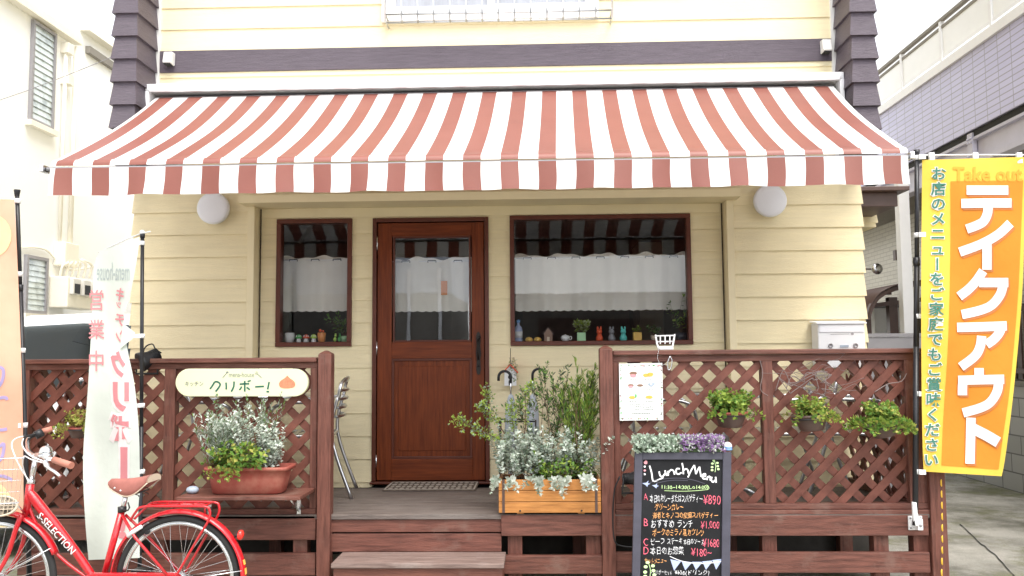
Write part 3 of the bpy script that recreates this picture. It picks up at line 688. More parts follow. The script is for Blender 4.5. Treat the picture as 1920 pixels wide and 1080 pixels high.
# side returns of the fences, running back to the house along both ends of the deck
def side_fence(lab, xc, y0, y1, z0, z1, zr):
    t = thing('lattice_fence', lab, 'fence', (xc, (y0 + y1) / 2, ZD), 'lattice fences along the deck front')
    q = MB(); q.box(xc - .045, xc + .045, y0, y1, zr - .03, zr); q.build('top_rail', 'wood_z', t, bevel=.004)
    q = MB(); q.box(xc - .03, xc + .03, y0, y1, z1, zr - .0305); q.build('upper_frame', 'wood_z', t)
    q = MB(); q.box(xc - .03, xc + .03, y0, y1, ZD + .01, z0); q.build('bottom_rail', 'wood_z', t)
    m = MB(); H = z1 - z0; hw = .047 / math.sqrt(2); sp = .156
    for sg, (xa_, xb_) in ((1, (xc - .012, xc - .001)), (-1, (xc, xc + .011))):
        k = -int(H / sp) - 4
        while y0 + k * sp < y1 + H + sp:
            c = y0 + k * sp; k += 1
            p = clip([(c - hw, z0), (c + hw, z0), (c + hw + sg * H, z1), (c - hw + sg * H, z1)], y0, y1, z0, z1)
            if len(p) < 3: continue
            n = len(p); m.add([(xa_, a, b) for a, b in p] + [(xb_, a, b) for a, b in p], [tuple(range(n)), tuple(range(2 * n - 1, n - 1, -1))] + [(i + n, (i + 1) % n + n, (i + 1) % n, i) for i in range(n)])
    m.build('lattice_panel', 'lattice', t)
zr_ = Z(672, YFN - .06, 320) - .002
side_fence('brown side lattice fence running back to the house at the left end of the deck', dL + .05, YFN + .065, -.16, Z(954, YFN, 320), Z(692, YFN, 320), zr_)
zr_ = Z(655, YFN - .06, 1440) - .002
side_fence('brown side lattice fence running back to the house at the right end of the deck', dR - .05, YFN + .065, -.16, Z(944, YFN, 1440), Z(677, YFN, 1440), zr_)
# ================================================================== PLANTS
def rv(s=1): return Vector((random.uniform(-s, s), random.uniform(-s, s), random.uniform(-s, s)))
def sprig(st, lf, base, d, length, nleaf, ll, lw, mi=lambda: 0, bend=.3, r=.002, t0=.15, spread=1.0, fwdb=.3, up=0.0, tip=True):
    P = [Vector(base)]; d = Vector(d).normalized(); n = 6; bv = rv(bend) + Vector((0, 0, up))
    for i in range(n): d = (d + bv / n + rv(.10)).normalized(); P.append(P[-1] + d * (length / n))
    st.tube(P, [r * (1 - .7 * i / n) for i in range(n + 1)], 4, cap=False)
    for k in range(nleaf):
        t = t0 + (1 - t0) * (k + random.random() * .6) / nleaf; f = t * n; i = min(int(f), n - 1); p = P[i].lerp(P[i + 1], f - i); ax = (P[i + 1] - P[i]).normalized()
        q = rv(); q = (q - ax * q.dot(ax)).normalized()
        dd = (q * spread + ax * fwdb + Vector((0, 0, .15))).normalized(); s_ = random.uniform(.65, 1.25)
        lf.leaf(p, dd, (ax + rv(.5)).normalized(), ll * s_, lw * s_, mi())
    if tip:
        for k in range(3): lf.leaf(P[-1], (d + rv(.5)), rv(), ll * .8, lw * .8, mi())
def plant(name, label, cat, base, build, mats, group=None, stemmat='stem'):
    t = thing(name, label, cat, base, group); st, lf = MB(), MB(); build(st, lf)
    st.build('stem', stemmat, t); lf.build('foliage', mats, t); return t
def pick(*w): return lambda: random.choices(range(len(w)), w)[0]

# ------------------------------------------------------------------ orange planter box on the deck edge
YP = -1.22
bx0, bx1 = X(935, YP - .13, 930), X(1127, YP - .13, 930); bz0, bz1 = ZD + .012, Z(899, YP - .13, 1030)
t = thing('planter_box', 'orange pine planter box with dark straps standing beside the steps', 'planter', ((bx0 + bx1) / 2, YP, ZD))
hh = (bz1 - bz0) / 3
for k in range(3):
    q = MB(); a, b = bz0 + hh * k + .001, bz0 + hh * (k + 1) - .002
    q.box(bx0, bx1, YP - .13, YP - .112, a, b); q.box(bx0, bx1, YP + .112, YP + .13, a, b); q.box(bx0, bx0 + .018, YP - .112, YP + .112, a, b); q.box(bx1 - .018, bx1, YP - .112, YP + .112, a, b); q.build('plank', 'pine', t, bevel=.003)
for px in (944, 1118):
    q = MB(); xx = X(px, YP - .13, 930); q.box(xx - .008, xx + .008, YP - .134, YP - .131, bz0, bz1 + .001); q.build('strap', 'brown_metal', t)
for px in (975, 1090):
    q = MB(); xx = X(px, YP - .13, 930); q.lathe([(.006, 0), (.006, .003), (0, .004)], (xx, YP - .131, bz0 + .014), 8, axis='y'); q.build('nail', 'black_metal', t)
    q = MB(); q.box(xx - .02, xx + .02, YP - .1, YP + .1, ZD + .0005, bz0); q.build('foot', 'pine', t)
q = MB(); q.box(bx0 + .018, bx1 - .018, YP - .112, YP + .112, bz1 - .05, bz1 - .02); q.build('soil', 'soil', t)
sz = bz1 - .02
def PB(px, py, Y=None): return W(px, py, YP if Y is None else Y)
def silver(x0, x1, y0, y1, n, hmin, hmax, lean=.35, droop=0):
    def f(st, lf):
        for k in range(n):
            b = Vector((random.uniform(x0, x1), random.uniform(y0, y1), sz)); d = Vector((random.uniform(-lean, lean) + (b.x - (x0 + x1) / 2) * 1.2, random.uniform(-lean, lean) - .12, 1))
            sprig(st, lf, b, d, random.uniform(hmin, hmax), 40, .030, .019, pick(5, 3), .25, .0016, .2)
        for k in range(droop):
            b = Vector((random.uniform(x0, x1), y0 - .005, sz + .02)); sprig(st, lf, b, Vector((random.uniform(-.4, .4), -.8, .45)), random.uniform(.14, .22), 28, .029, .018, pick(6, 1), .2, .0016, .2, up=-1.3)
    return f
xa = lambda px: X(px, YP, 870)
plant('silver_shrub', 'silvery white small leaved shrub at the left end of the orange planter box', 'plant', (xa(965), YP, sz), silver(xa(938), xa(990), YP - .10, YP + .06, 36, .20, .36, droop=4), ['leaf_silver', 'leaf_sage'], 'silver leaved shrubs in the orange box')
plant('silver_shrub', 'silvery white small leaved shrub in the middle of the orange planter box', 'plant', (xa(1025), YP, sz), silver(xa(992), xa(1060), YP - .10, YP + .06, 36, .16, .34, droop=7), ['leaf_silver', 'leaf_sage'], 'silver leaved shrubs in the orange box')
plant('silver_shrub', 'silvery white shrub towards the right end of the orange planter box, hanging over its rim', 'plant', (xa(1090), YP, sz), silver(xa(1062), xa(1104), YP - .09, YP + .06, 24, .16, .33, droop=6), ['leaf_silver', 'leaf_sage'], 'silver leaved shrubs in the orange box')
def f(st, lf):
    for k in range(34):
        b = Vector((random.uniform(xa(1000), xa(1122)), random.uniform(YP - .1, YP + .05), sz)); sprig(st, lf, b, Vector((random.uniform(-.5, .5), -.35, .8)), random.uniform(.08, .20), 18, .03, .018, pick(4, 3, 1), .3, .0015, .1)
plant('ground_ivy', 'low bright green ground cover under the silver shrubs in the orange box', 'plant', (xa(1060), YP, sz), f, ['leaf_green', 'leaf_lime', 'leaf_dark'])
def f(st, lf):
    for k in range(9):
        b = Vector((xa(1085) + random.uniform(-.05, .05), YP + random.uniform(-.03, .06), sz)); tg = PB(random.uniform(1035, 1135), random.uniform(695, 790)); d = tg - b; L = d.length
        sprig(st, lf, b, d, L, 0, .01, .01, bend=.15, r=.004, tip=False)
        for j in range(12):
            s_ = b + d * random.uniform(.30, .98); sprig(st, lf, s_, d.normalized() + rv(.45) + Vector((0, 0, .4)), random.uniform(.10, .22), 22, .042, .0085, pick(5, 3, 1), .2, .0014, .05, spread=.55, fwdb=1)
plant('willow_shrub', 'tall upright shrub with narrow bright green leaves at the right end of the orange box', 'shrub', (xa(1085), YP, sz), f, ['leaf_lime', 'leaf_green', 'leaf_dark'])
def f(st, lf):
    for (px, py) in ((1036, 690), (1000, 745), (1020, 715), (975, 770), (1065, 700), (1048, 745)):
        b = Vector((xa(1030) + random.uniform(-.06, .06), YP + .05, sz)); tg = PB(px, py); d = tg - b
        sprig(st, lf, b, d, d.length, 0, .01, .01, bend=.2, r=.0035, tip=False)
        for j in range(11):
            s_ = b + d * random.uniform(.35, 1); sprig(st, lf, s_, d.normalized() + rv(.7), random.uniform(.08, .17), 12, .034, .010, pick(3, 2), .25, .0014, .1, spread=.8, fwdb=.7)
plant('olive_shrub', 'loose open shrub with dark narrow leaves in the middle of the orange box', 'shrub', (xa(1030), YP, sz), f, ['leaf_dark', 'leaf_green'])
def f(st, lf):
    b = Vector((xa(972), YP - .02, sz))
    for pts in ([(970, 870), (952, 838), (935, 825), (905, 808), (880, 797), (862, 788)], [(970, 870), (950, 820), (930, 790), (915, 770), (905, 758), (913, 735)], [(970, 870), (965, 820), (960, 780), (962, 760)], [(975, 870), (985, 800), (985, 740), (992, 722)]):
        P = smooth([tuple(PB(a, c, YP - .10 * i / len(pts))) for i, (a, c) in enumerate(pts)], 4); st.tube(P, [.0045 - .003 * i / len(P) for i in range(len(P))], 5)
        for i in range(len(P) // 3, len(P)):
            for j in range(3):
                sprig(st, lf, P[i], Vector(P[i]) - Vector(P[i - 1]) + rv(.04), random.uniform(.03, .07), 6, .024, .012, pick(4, 2), .2, .001, .1)
plant('sprawling_shrub', 'sprawling shrub with a long bare branch reaching left in front of the brown door', 'shrub', (xa(972), YP, sz), f, ['leaf_lime', 'leaf_sage'])

# ------------------------------------------------------------------ shelf and terracotta trough on the left fence
YS = -1.50
t = thing('fence_shelf', 'narrow weathered wooden shelf bracketed to the left fence below the name sign', 'shelf', (X(460, YS), YS, Z(940, YS, 460)))
s0, s1 = X(338, YS - .09, 935), X(568, YS - .09, 935); shz = Z(929, YS - .10, 450)
q = MB(); q.box(s0, s1, YFN - .38, YFN - .045, shz - .022, shz); q.build('board', 'wood_x', t, bevel=.004)
for px in (372, 545):
    q = MB(); xx = X(px, YS, 940); q.box(xx - .012, xx + .012, YFN - .30, YFN - .046, shz - .028, shz - .0225); q.box(xx - .012, xx + .012, YFN - .052, YFN - .046, shz - .16, shz - .028); q.tube([(xx, YFN - .25, shz - .03), (xx, YFN - .055, shz - .14)], .007, 6); q.build('bracket', 'steel', t)
q = MB(); P0 = Vector((X(365, YS, 915), YS - .03, shz)); q.ball(P0 + Vector((0, 0, .023)), .04, 0, 10, 6, sx=1, sy=.8, sz=.58); o = q.build('pebble', 'slate_blue'); tag(o, 'blue grey stone lying on the left end of the fence shelf', 'stone')
t = thing('flower_trough', 'long terracotta plastic flower trough on the fence shelf under the name sign', 'planter', (X(459, YS), YS, shz))
a0, a1, a2, a3 = X(391, YS - .1, 925), X(524, YS - .1, 925), X(384, YS - .1, 880), X(534, YS - .1, 880); tz = Z(877, YS - .1, 459)
def rrect(x0, x1, y0, y1, r, n=5):
    out = []
    for cx, cy, s in ((x1 - r, y1 - r, 0), (x0 + r, y1 - r, 1), (x0 + r, y0 + r, 2), (x1 - r, y0 + r, 3)):
        for i in range(n + 1): a = math.pi / 2 * (s + i / n); out.append((cx + r * math.cos(a), cy + r * math.sin(a)))
    return out
def loft(mb, rings, mi=0, sm=True, cap0=True, cap1=False):
    n = len(rings[0]); mb.add([p for r in rings for p in r], [(i * n + j, i * n + (j + 1) % n, (i + 1) * n + (j + 1) % n, (i + 1) * n + j) for i in range(len(rings) - 1) for j in range(n)], mi, sm)
    o = len(mb.v) - n * len(rings)
    if cap0: mb.f.append(tuple(o + j for j in range(n - 1, -1, -1))); mb.m.append(mi); mb.s.append(False)
    if cap1: mb.f.append(tuple(o + n * (len(rings) - 1) + j for j in range(n))); mb.m.append(mi); mb.s.append(False)
q = MB(); rings = []
for (u, dz, ex) in ((0, 0, -.012), (0, .008, 0), (.55, .55, 0), (.8, .8, 0), (.8, .82, .006), (.92, .86, .006), (.92, .87, .016), (1, .985, .016), (1, 1, .012), (1, 1, -.004), (.9, .8, -.012)):
    xx0 = a0 + (a2 - a0) * u - ex; xx1 = a1 + (a3 - a1) * u + ex; yw = .078 + .022 * u + ex; zz = shz + .001 + (tz - shz) * (dz if dz != .008 else .05)
    rings.append([(p, r_, zz) for p, r_ in rrect(xx0, xx1, YS - yw, YS + yw, .045)])
loft(q, rings); q.build('tub', 'terracotta', t)
q = MB(); loft(q, [[(p, r_, tz - .03) for p, r_ in rrect(a2, a3, YS - .09, YS + .09, .04)]] * 2, cap1=True, cap0=False); q.build('soil', 'soil', t)
xt = lambda px: X(px, YS, 850); zt_ = tz - .03
def tuft(px0, px1, n, h0, h1, ll, lw, w8, lean=.3, y0=-.06, y1=.07, nl=26, **kw):
    def f(st, lf):
        for k in range(n):
            b = Vector((random.uniform(xt(px0), xt(px1)), YS + random.uniform(y0, y1), zt_)); c = xt((px0 + px1) / 2)
            sprig(st, lf, b, Vector(((b.x - c) * .9 + random.uniform(-lean, lean) * .75, random.uniform(-lean, lean) - .1, 1)), random.uniform(h0, h1), nl, ll, lw, pick(*w8), .3, .0016, .15, **kw)
    return f
plant('grey_lavender', 'bushy grey green lavender at the left end of the terracotta trough', 'plant', (xt(415), YS, zt_), tuft(394, 438, 60, .18, .36, .032, .008, (5, 5, 1), spread=.7, fwdb=.8, nl=34), ['leaf_sage', 'leaf_silver', 'leaf_green'])
plant('silver_helichrysum', 'silvery white tall sprigs at the back of the terracotta trough', 'plant', (xt(440), YS, zt_), tuft(418, 492, 34, .26, .42, .026, .015, (6, 3), lean=.35, y0=-.02, nl=36), ['leaf_silver', 'leaf_sage'])
plant('silver_helichrysum', 'silvery white dense sprigs at the right end of the terracotta trough', 'plant', (xt(505), YS, zt_), tuft(486, 524, 36, .16, .34, .026, .015, (6, 2), lean=.35, nl=36), ['leaf_silver', 'leaf_sage'])
plant('feathery_herb', 'upright grey green feathery herb at the top right of the terracotta trough', 'plant', (xt(490), YS + .03, zt_), tuft(470, 508, 16, .36, .46, .028, .006, (3, 2), lean=.12, y0=.02, spread=.6, fwdb=.8), ['leaf_sage', 'leaf_green'])
def f(st, lf):
    for k in range(34):
        b = Vector((random.uniform(xt(425), xt(492)), YS + random.uniform(-.09, .0), zt_)); sprig(st, lf, b, Vector((random.uniform(-.7, .7), -.4, .8)), random.uniform(.12, .22), 14, .034, .024, pick(4, 3, 1), .3, .0015, .2, up=-.3)
    for k in range(10):
        b = Vector((random.uniform(xt(410), xt(480)), YS - .10, tz)); sprig(st, lf, b, Vector((random.uniform(-.7, .5), -.7, .3)), random.uniform(.10, .17), 12, .026, .017, pick(2, 4, 3), .2, .0014, .2, up=-1.2)
plant('trailing_herb', 'bright green leafy herb trailing over the front rim of the terracotta trough', 'plant', (xt(455), YS, zt_), f, ['leaf_green', 'leaf_lime', 'leaf_yellow'])
def f(st, lf):
    for (px, py) in ((395, 745), (410, 755), (425, 765), (388, 770)):
        b = Vector((xt(412), YS + .05, zt_)); tg = W(px, py, YS + .03); sprig(st, lf, b, tg - b, (tg - b).length, 26, .026, .014, pick(3, 2), .15, .002, .45)
plant('thin_shrub', 'thin open grey green shrub reaching up to the left half of the name sign', 'plant', (xt(412), YS + .05, zt_), f, ['leaf_sage', 'leaf_green'])

# ------------------------------------------------------------------ name sign on the left fence
YSG = YFN - .075
t = thing('name_sign', 'pale yellow rounded name board with green lettering on the left fence', 'sign', (X(455, YSG), YSG, Z(743, YSG, 455)))
sm_ = lambda px, py, off=0: W(px, py, YSG) + Vector((0, -.014 - off, 0))
c0, c1, cy, rr = 356.5, 552.5, 717.3, 26
poly = [(c1 + rr * math.cos(a), cy + rr * math.sin(a)) for a in [-math.pi / 2 + math.pi * i / 16 for i in range(17)]] + [(c0 + rr * math.cos(a), cy + rr * math.sin(a)) for a in [math.pi / 2 + math.pi * i / 16 for i in range(17)]]
q = MB(); pw = [W(a, b, YSG) for a, b in poly]; q.prism([(p.x, p.z) for p in pw], YSG - .014, YSG + .022); q.build('board', 'sign_cream', t, bevel=.004)
q = MB()
for pts in ([(404, 716), (400, 723), (395.5, 729)], [(404, 716), (409, 715.5), (414, 719), (414, 723), (410, 729), (406, 734)], [(425.5, 717), (426, 724), (426, 730)], [(440.5, 715), (440, 724), (437, 731), (435, 734)],
            [(451, 720), (460, 719.5), (469, 719.5)], [(460.5, 714), (460.5, 724), (460.5, 734)], [(454.5, 724.5), (453, 728), (450.5, 731)], [(464, 726), (467, 728), (470, 730.5)], [(466.5, 713.5), (468, 716)], [(469.5, 712.5), (471, 715)],
            [(480, 725.2), (488, 724.6), (496.5, 724.2)], [(506, 716), (504.5, 724), (503.5, 730)], [(501, 734), (506, 734.2)]):
    ribbon(q, smooth(pts, 4), 3.1, sm_)
q.build('lettering', 'green_ink', t)
q = MB(); put_text(q, 'キッチン', (349, 715, 383, 724), sm_, bold=.01); put_text(q, 'mena-house', (431, 698, 478, 707), sm_)
q.build('small_lettering', 'grey_ink', t)
q = MB(); ribbon(q, [(419, 708.5), (427, 699)], 1.4, sm_); shape(q, blob(428, 698, 2.4, 1.9), sm_, 0, .0025); ribbon(q, [(484, 701), (492, 708)], 1.3, sm_)
for dx in (-1.5, 0, 1.5): ribbon(q, [(483.5 + dx * .8, 701 - dx * .8), (481 + dx, 697.5 - dx)], .8, sm_, 0, .0025)
q.build('spoon_and_fork', 'grey_ink', t)
q = MB(); shape(q, smooth([(540, 704), (545, 709), (552, 714), (555, 720), (552, 726), (540, 728), (528, 726.5), (524.5, 720), (527.5, 714), (535, 709), (540, 704)], 4)[:-1], sm_); q.build('chestnut_emblem', 'brown_ink', t)

# ------------------------------------------------------------------ menu sheet on the right fence
YM = YFN - .05
t = thing('menu_sheet', 'white laminated menu sheet with small food pictures hung on the right fence', 'menu', (X(1202, YM), YM, Z(788, YM, 1202)))
mm_ = lambda px, py, off=0: W(px, py, YM) + Vector((0, -.004 - off, 0))
q = MB(); cs = [W(a, b, YM) for a, b in ((1160.5, 682), (1241.5, 680.5), (1243.5, 787.5), (1162, 788.5))]; q.prism([(p.x, p.z) for p in cs], YM - .004, YM + .003); q.build('sheet', 'paper', t)
q = MB()
for k in range(70):
    e = random.random(); side = random.choice('tblr')
    px, py = (1163 + 78 * e, 685.5) if side == 't' else (1164 + 78 * e, 784.5) if side == 'b' else (1164, 684 + 100 * e) if side == 'l' else (1240, 684 + 100 * e)
    px += random.uniform(-1, 1); py += random.uniform(-1.2, 1.2); shape(q, blob(px, py, random.uniform(.9, 1.7), random.uniform(.9, 1.6), 7), mm_, random.choice((0, 0, 1, 2)))
q.build('printed_border', ['grey_ink', 'orn_pink', 'orn_green'], t)
q = MB()
for (px, py, rx, ry, mi) in ((1187, 700, 7, 3.5, 0), (1187, 704.5, 6, 3, 1), (1211, 703.5, 5.5, 3.5, 2), (1219, 702, 6, 4, 2), (1182.5, 722, 6, 2, 0), (1182.5, 725, 5, 2.2, 1), (1200, 722.5, 6, 2.4, 0), (1217, 720, 2.5, 2, 3), (1225, 719.5, 3, 2.5, 3), (1221, 723, 4, 1.4, 3), (1185, 745, 6, 3, 2), (1192, 742, 1.6, 4, 4), (1217, 744.5, 7, 3, 2)):
    shape(q, blob(px, py, rx, ry, 12, .08), mm_, mi, .002 + .0004 * mi)
q.build('food_picture', ['orn_brown', 'orn_pink', 'orn_ochre', 'slate_blue', 'orn_green'], t)
q = MB()
for y0, x0, x1 in ((712, 1180, 1196), (712, 1208, 1224), (731, 1177, 1190), (731, 1195, 1207), (731, 1213, 1228), (752, 1178, 1194), (752, 1210, 1226), (759, 1178, 1202), (762.5, 1190, 1202), (759, 1205, 1229), (763, 1205, 1224), (767, 1205, 1228), (767, 1190, 1200), (775, 1185, 1220)):
    x = x0
    while x < x1:
        w_ = random.uniform(1, 3.2); ribbon(q, [(x, y0 + random.uniform(-.3, .3)), (min(x + w_, x1), y0 + random.uniform(-.3, .3))], 1.5, mm_); x += w_ + .9
q.build('small_print', 'grey_ink', t)

# ------------------------------------------------------------------ hanging pots on the fences
def hang_pot(px, py, rpx, label, tilt, potmat, Y, leaves, w8, n, ll, lw, hgt, droopn, name='hanging_pot'):
    c = W(px, py, Y); r = rpx / F * (Y - CAM.y); t = thing(name, label, 'hanging pot', (c.x, Y, c.z - r * 1.2), 'flower pots hung on the fences')
    rot = Matrix.Rotation(R(tilt), 3, 'Y')
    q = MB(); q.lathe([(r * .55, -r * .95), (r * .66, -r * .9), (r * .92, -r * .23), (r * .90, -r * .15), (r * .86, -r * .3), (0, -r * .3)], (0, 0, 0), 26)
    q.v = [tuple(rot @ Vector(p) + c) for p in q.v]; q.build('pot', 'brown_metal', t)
    q = MB(); q.lathe([(r * .93, -r * .22), (r * 1.05, -r * .20), (r * 1.07, -r * .02), (r * .97, -r * .01), (r * .92, -r * .12)], (0, 0, 0), 26)
    q.v = [tuple(rot @ Vector(p) + c) for p in q.v]; q.build('rim', potmat, t)
    q = MB(); q.lathe([(0, -r * .26), (r * .9, -r * .26)], (0, 0, 0), 18); q.v = [tuple(rot @ Vector(p) + c) for p in q.v]; q.build('soil', 'soil', t)
    q = MB(); q.tube([tuple(rot @ Vector((math.cos(a) * r * 1.1, math.sin(a) * r * 1.1, -r * .22)) + c) for a in [6.2832 * i / 24 for i in range(24)]], .004, 6, closed=True)
    q.tube([(c.x, c.y + r * 1.05, c.z - r * .2), (c.x, YFN - .03, c.z + .03)], .004, 6); q.tube([(c.x - .02, YFN - .04, c.z + .035), (c.x + .02, YFN - .04, c.z + .035)], .005, 6); q.build('pot_ring', 'black_metal', t)
    st, lf = MB(), MB()
    for k in range(n):
        a = random.uniform(0, 6.283); b = c + Vector((math.cos(a) * r * .75 * random.random(), math.sin(a) * r * .75 * random.random(), -r * .2)); sprig(st, lf, b, Vector((math.cos(a) * .62, math.sin(a) * .6 - .25, 1.7)), random.uniform(.3, 1) * hgt, 12, ll, lw, pick(*w8), .4, .0015, .25)
    for k in range(droopn):
        a = random.uniform(2.6, 6.8); b = c + Vector((math.cos(a) * r, math.sin(a) * r, .01)); sprig(st, lf, b, Vector((math.cos(a), math.sin(a), .3)), random.uniform(.5, 1) * hgt, 13, ll, lw, pick(*w8), .3, .0014, .1, up=-1.5)
    p = thing('pot_plant', label.replace('terracotta rimmed pot of', 'clump of').replace('dark hanging basket of', 'clump of').replace('dark tilted basket of', 'clump of').replace('small half hidden pot of', 'wisp of').replace(' hung', ' growing in the pot hung'), 'plant', (c.x, Y, c.z - r * .2), 'plants in the hanging pots')
    st.build('stem', 'stem', p); lf.build('foliage', leaves, p)
YH = YFN - .17
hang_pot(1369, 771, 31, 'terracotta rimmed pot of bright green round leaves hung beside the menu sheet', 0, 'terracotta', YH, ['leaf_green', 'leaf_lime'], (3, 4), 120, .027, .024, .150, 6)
hang_pot(1519, 776, 32, 'dark hanging basket of yellow green leaves hung under the dry vine', -5, 'brown_metal', YH, ['leaf_lime', 'leaf_yellow', 'leaf_green'], (4, 3, 2), 100, .024, .019, .125, 16)
hang_pot(1652, 790, 30, 'dark tilted basket of loose green leaves hung nearest the yellow banner', -14, 'brown_metal', YH, ['leaf_green', 'leaf_lime', 'leaf_yellow'], (4, 4, 1), 80, .028, .025, .135, 34)
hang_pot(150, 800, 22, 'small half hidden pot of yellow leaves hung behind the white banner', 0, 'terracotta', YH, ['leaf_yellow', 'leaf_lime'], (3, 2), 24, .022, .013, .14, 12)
# dry vine on the right fence
q = MB()
for k in range(10):
    p = [(random.uniform(1425, 1560), random.uniform(690, 735))]
    for j in range(6): p.append((p[-1][0] + random.uniform(4, 22), p[-1][1] + random.uniform(-9, 9)))
    q.tube(smooth([tuple(W(a, b, YFN - .03 - random.uniform(0, .05))) for a, b in p], 3), .0012, 4)
for k in range(5):
    a0_ = random.uniform(1450, 1520); q.tube(smooth([tuple(W(a0_ + i * random.uniform(8, 22), 720 + random.uniform(-28, 18), YFN - .05)) for i in range(7)], 4), .0026, 5)
for pts in ([(1425, 676), (1430, 700), (1426, 730), (1440, 742)], [(1640, 735), (1665, 720), (1690, 715), (1700, 700)]): q.tube(smooth([tuple(W(a, b, YFN - .05)) for a, b in pts], 4), .0025, 5)
o = q.build('dry_vine', 'twig_grey'); tag(o, 'leafless grey vine twigs tangled across the right lattice fence', 'vine')

# ------------------------------------------------------------------ small white rack ornament with a chain on the right rail
YB_ = YFN - .01
t = thing('rail_ornament', 'tiny white slatted bench ornament standing on the right fence rail', 'ornament', (X(1247, YB_), YB_, Z(657, YB_, 1247)))
o_ = lambda px, py, d=0: tuple(W(px, py, YB_ + d))
for pts in ([(1229, 628, .03), (1232, 645, 0), (1236, 657, -.03)], [(1265, 627, .03), (1262, 645, 0), (1259, 657, -.03)]): q = MB(); q.tube([o_(*p) for p in pts], .006, 6); q.build('leg', 'white_plastic', t)
q = MB()
for py in (630, 641): q.tube([o_(1230, py, .02), (o_(1264, py - 1, .02))], .005, 6)
for px in (1238, 1247, 1256): q.tube([o_(px, 629, .02), o_(px, 645, .0)], .004, 6)
q.build('backrest', 'white_plastic', t)
q = MB(); a = W(1234, 649, YB_); b = W(1261, 656, YB_); q.box(a.x, b.x, YB_ - .045, YB_ + .01, b.z, a.z); q.build('seat', 'white_plastic', t, bevel=.006)
q = MB(); pts = smooth([(1235, 657), (1233, 672), (1240, 684), (1252, 680), (1256, 668)], 5)
for i in range(len(pts) - 1): q.tube([tuple(W(*pts[i], YFN - .075)), tuple(W(*pts[i + 1], YFN - .075))], .0016, 4)
q.tube(smooth([tuple(W(a, b, YFN - .078)) for a, b in ((1256, 668), (1260, 676), (1258, 690), (1253, 693), (1252, 680), (1256, 668))], 4), .0035, 6)
o = q.build('clip_chain', 'steel'); tag(o, 'thin silver chain with a carabiner clip dangling from the right rail', 'chain')

# ------------------------------------------------------------------ clip lamps
def flood(name, label, px, py, Y, face, cable, k_=1.0):
    c = W(px, py, Y); t = thing(name, label, 'spotlight', (c.x, Y, c.z - .08)); d = Vector(face).normalized(); ro = d.to_track_quat('Z', 'Y').to_matrix() * k_
    q = MB(); q.lathe([(.03, -.10), (.045, -.09), (.055, -.03), (.078, .03), (.082, .055), (.078, .06)], (0, 0, 0), 20); q.v = [tuple(ro @ Vector(p) + c) for p in q.v]; q.build('lamp_head', 'black_plastic', t)
    q = MB(); q.lathe([(0, .045), (.074, .046)], (0, 0, 0), 20); q.v = [tuple(ro @ Vector(p) + c) for p in q.v]; q.build('lens', 'slate_blue', t)
    q = MB()
    for k in range(5): q.lathe([(.05, -.1 + .016 * k), (.058, -.1 + .016 * k), (.058, -.094 + .016 * k), (.05, -.094 + .016 * k)], (0, 0, 0), 16)
    q.v = [tuple(ro @ Vector(p) + c) for p in q.v]; q.build('cooling_fins', 'black_plastic', t)
    q = MB(); q.tube([c + Vector((-.06, .0, 0)), c + Vector((-.07, .01, -.09)), c + Vector((.07, .01, -.09)), c + Vector((.06, 0, 0))], .008, 6); q.build('bracket', 'black_metal', t)
    q = MB(); q.tube(smooth([tuple(c - d * .1)] + [tuple(W(a, b, y)) for a, b, y in cable], 5), .0045, 6); q.build('cable', 'black_plastic', t)
flood('spotlight', 'black clip spotlight behind the white banner on the left fence rail', 275, 674, YFN - .03, (-.55, -.55, -.35), [(292, 655, YFN), (285, 645, YFN), (270, 655, YFN), (268, 690, YFN + .03)], .78)
flood('spotlight', 'black floodlight with a loose cable hanging beside the chalkboard', 1188, 897, YFN - .12, (.9, -.4, .1), [(1162, 895, YFN - .1), (1152, 920, YFN - .1), (1149, 975, YFN - .09), (1153, 1015, YFN - .09), (1168, 1024, YFN - .09), (1190, 1026, YFN - .09)], .62)

# ------------------------------------------------------------------ white mailbox on the siding
Yb = YW - .17
t = thing('mailbox', 'white steel mailbox fixed to the siding behind the right fence', 'mailbox', (X(1578, Yb), YW - .02, Z(690, Yb, 1578)))
m0, m1, mzt, mzb = X(1534, Yb, 630), X(1622, Yb, 630), Z(600, Yb, 1578), Z(690, Yb, 1578)
q = MB(); q.box(m0, m1, Yb, YW - .014, mzb, mzt - .02); q.build('box', 'mailbox_white', t, bevel=.006)
q = MB(); q.hexa([(m0 - .012, Yb - .014, mzt - .03), (m1 + .012, Yb - .014, mzt - .03), (m1 + .012, YW - .014, mzt - .012), (m0 - .012, YW - .014, mzt - .012)], [(m0 - .012, Yb - .014, mzt - .018), (m1 + .012, Yb - .014, mzt - .018), (m1 + .012, YW - .014, mzt), (m0 - .012, YW - .014, mzt)]); q.build('lid', 'mailbox_white', t, bevel=.003)
q = MB(); q.box(m0 + .01, m1 - .01, Yb - .005, Yb - .001, mzt - .09, mzt - .035); q.build('flap', 'lamp_white', t, bevel=.002)
q = MB(); zz = Z(648, Yb, 1578)
for px in (1557, 1604): q.lathe([(.018, 0), (.018, .006), (.012, .008), (.012, .004), (0, .004)], (X(px, Yb, 648), Yb - .001, zz), 16, axis='y')
q.build('knob', 'grey_metal', t)
q = MB(); q.box(X(1573, Yb), X(1589, Yb), Yb - .005, Yb - .001, zz - .012, zz + .004); q.build('lock', 'slate_blue', t)
q = MB(); mb_ = lambda px, py, off=0: W(px, py, Yb) + Vector((0, -.001 - off, 0)); shape(q, blob(1598, 626, 3, 2.2), mb_); ribbon(q, [(1557, 627), (1592, 626)], .8, mb_); q.build('emblem', 'grey_metal', t)
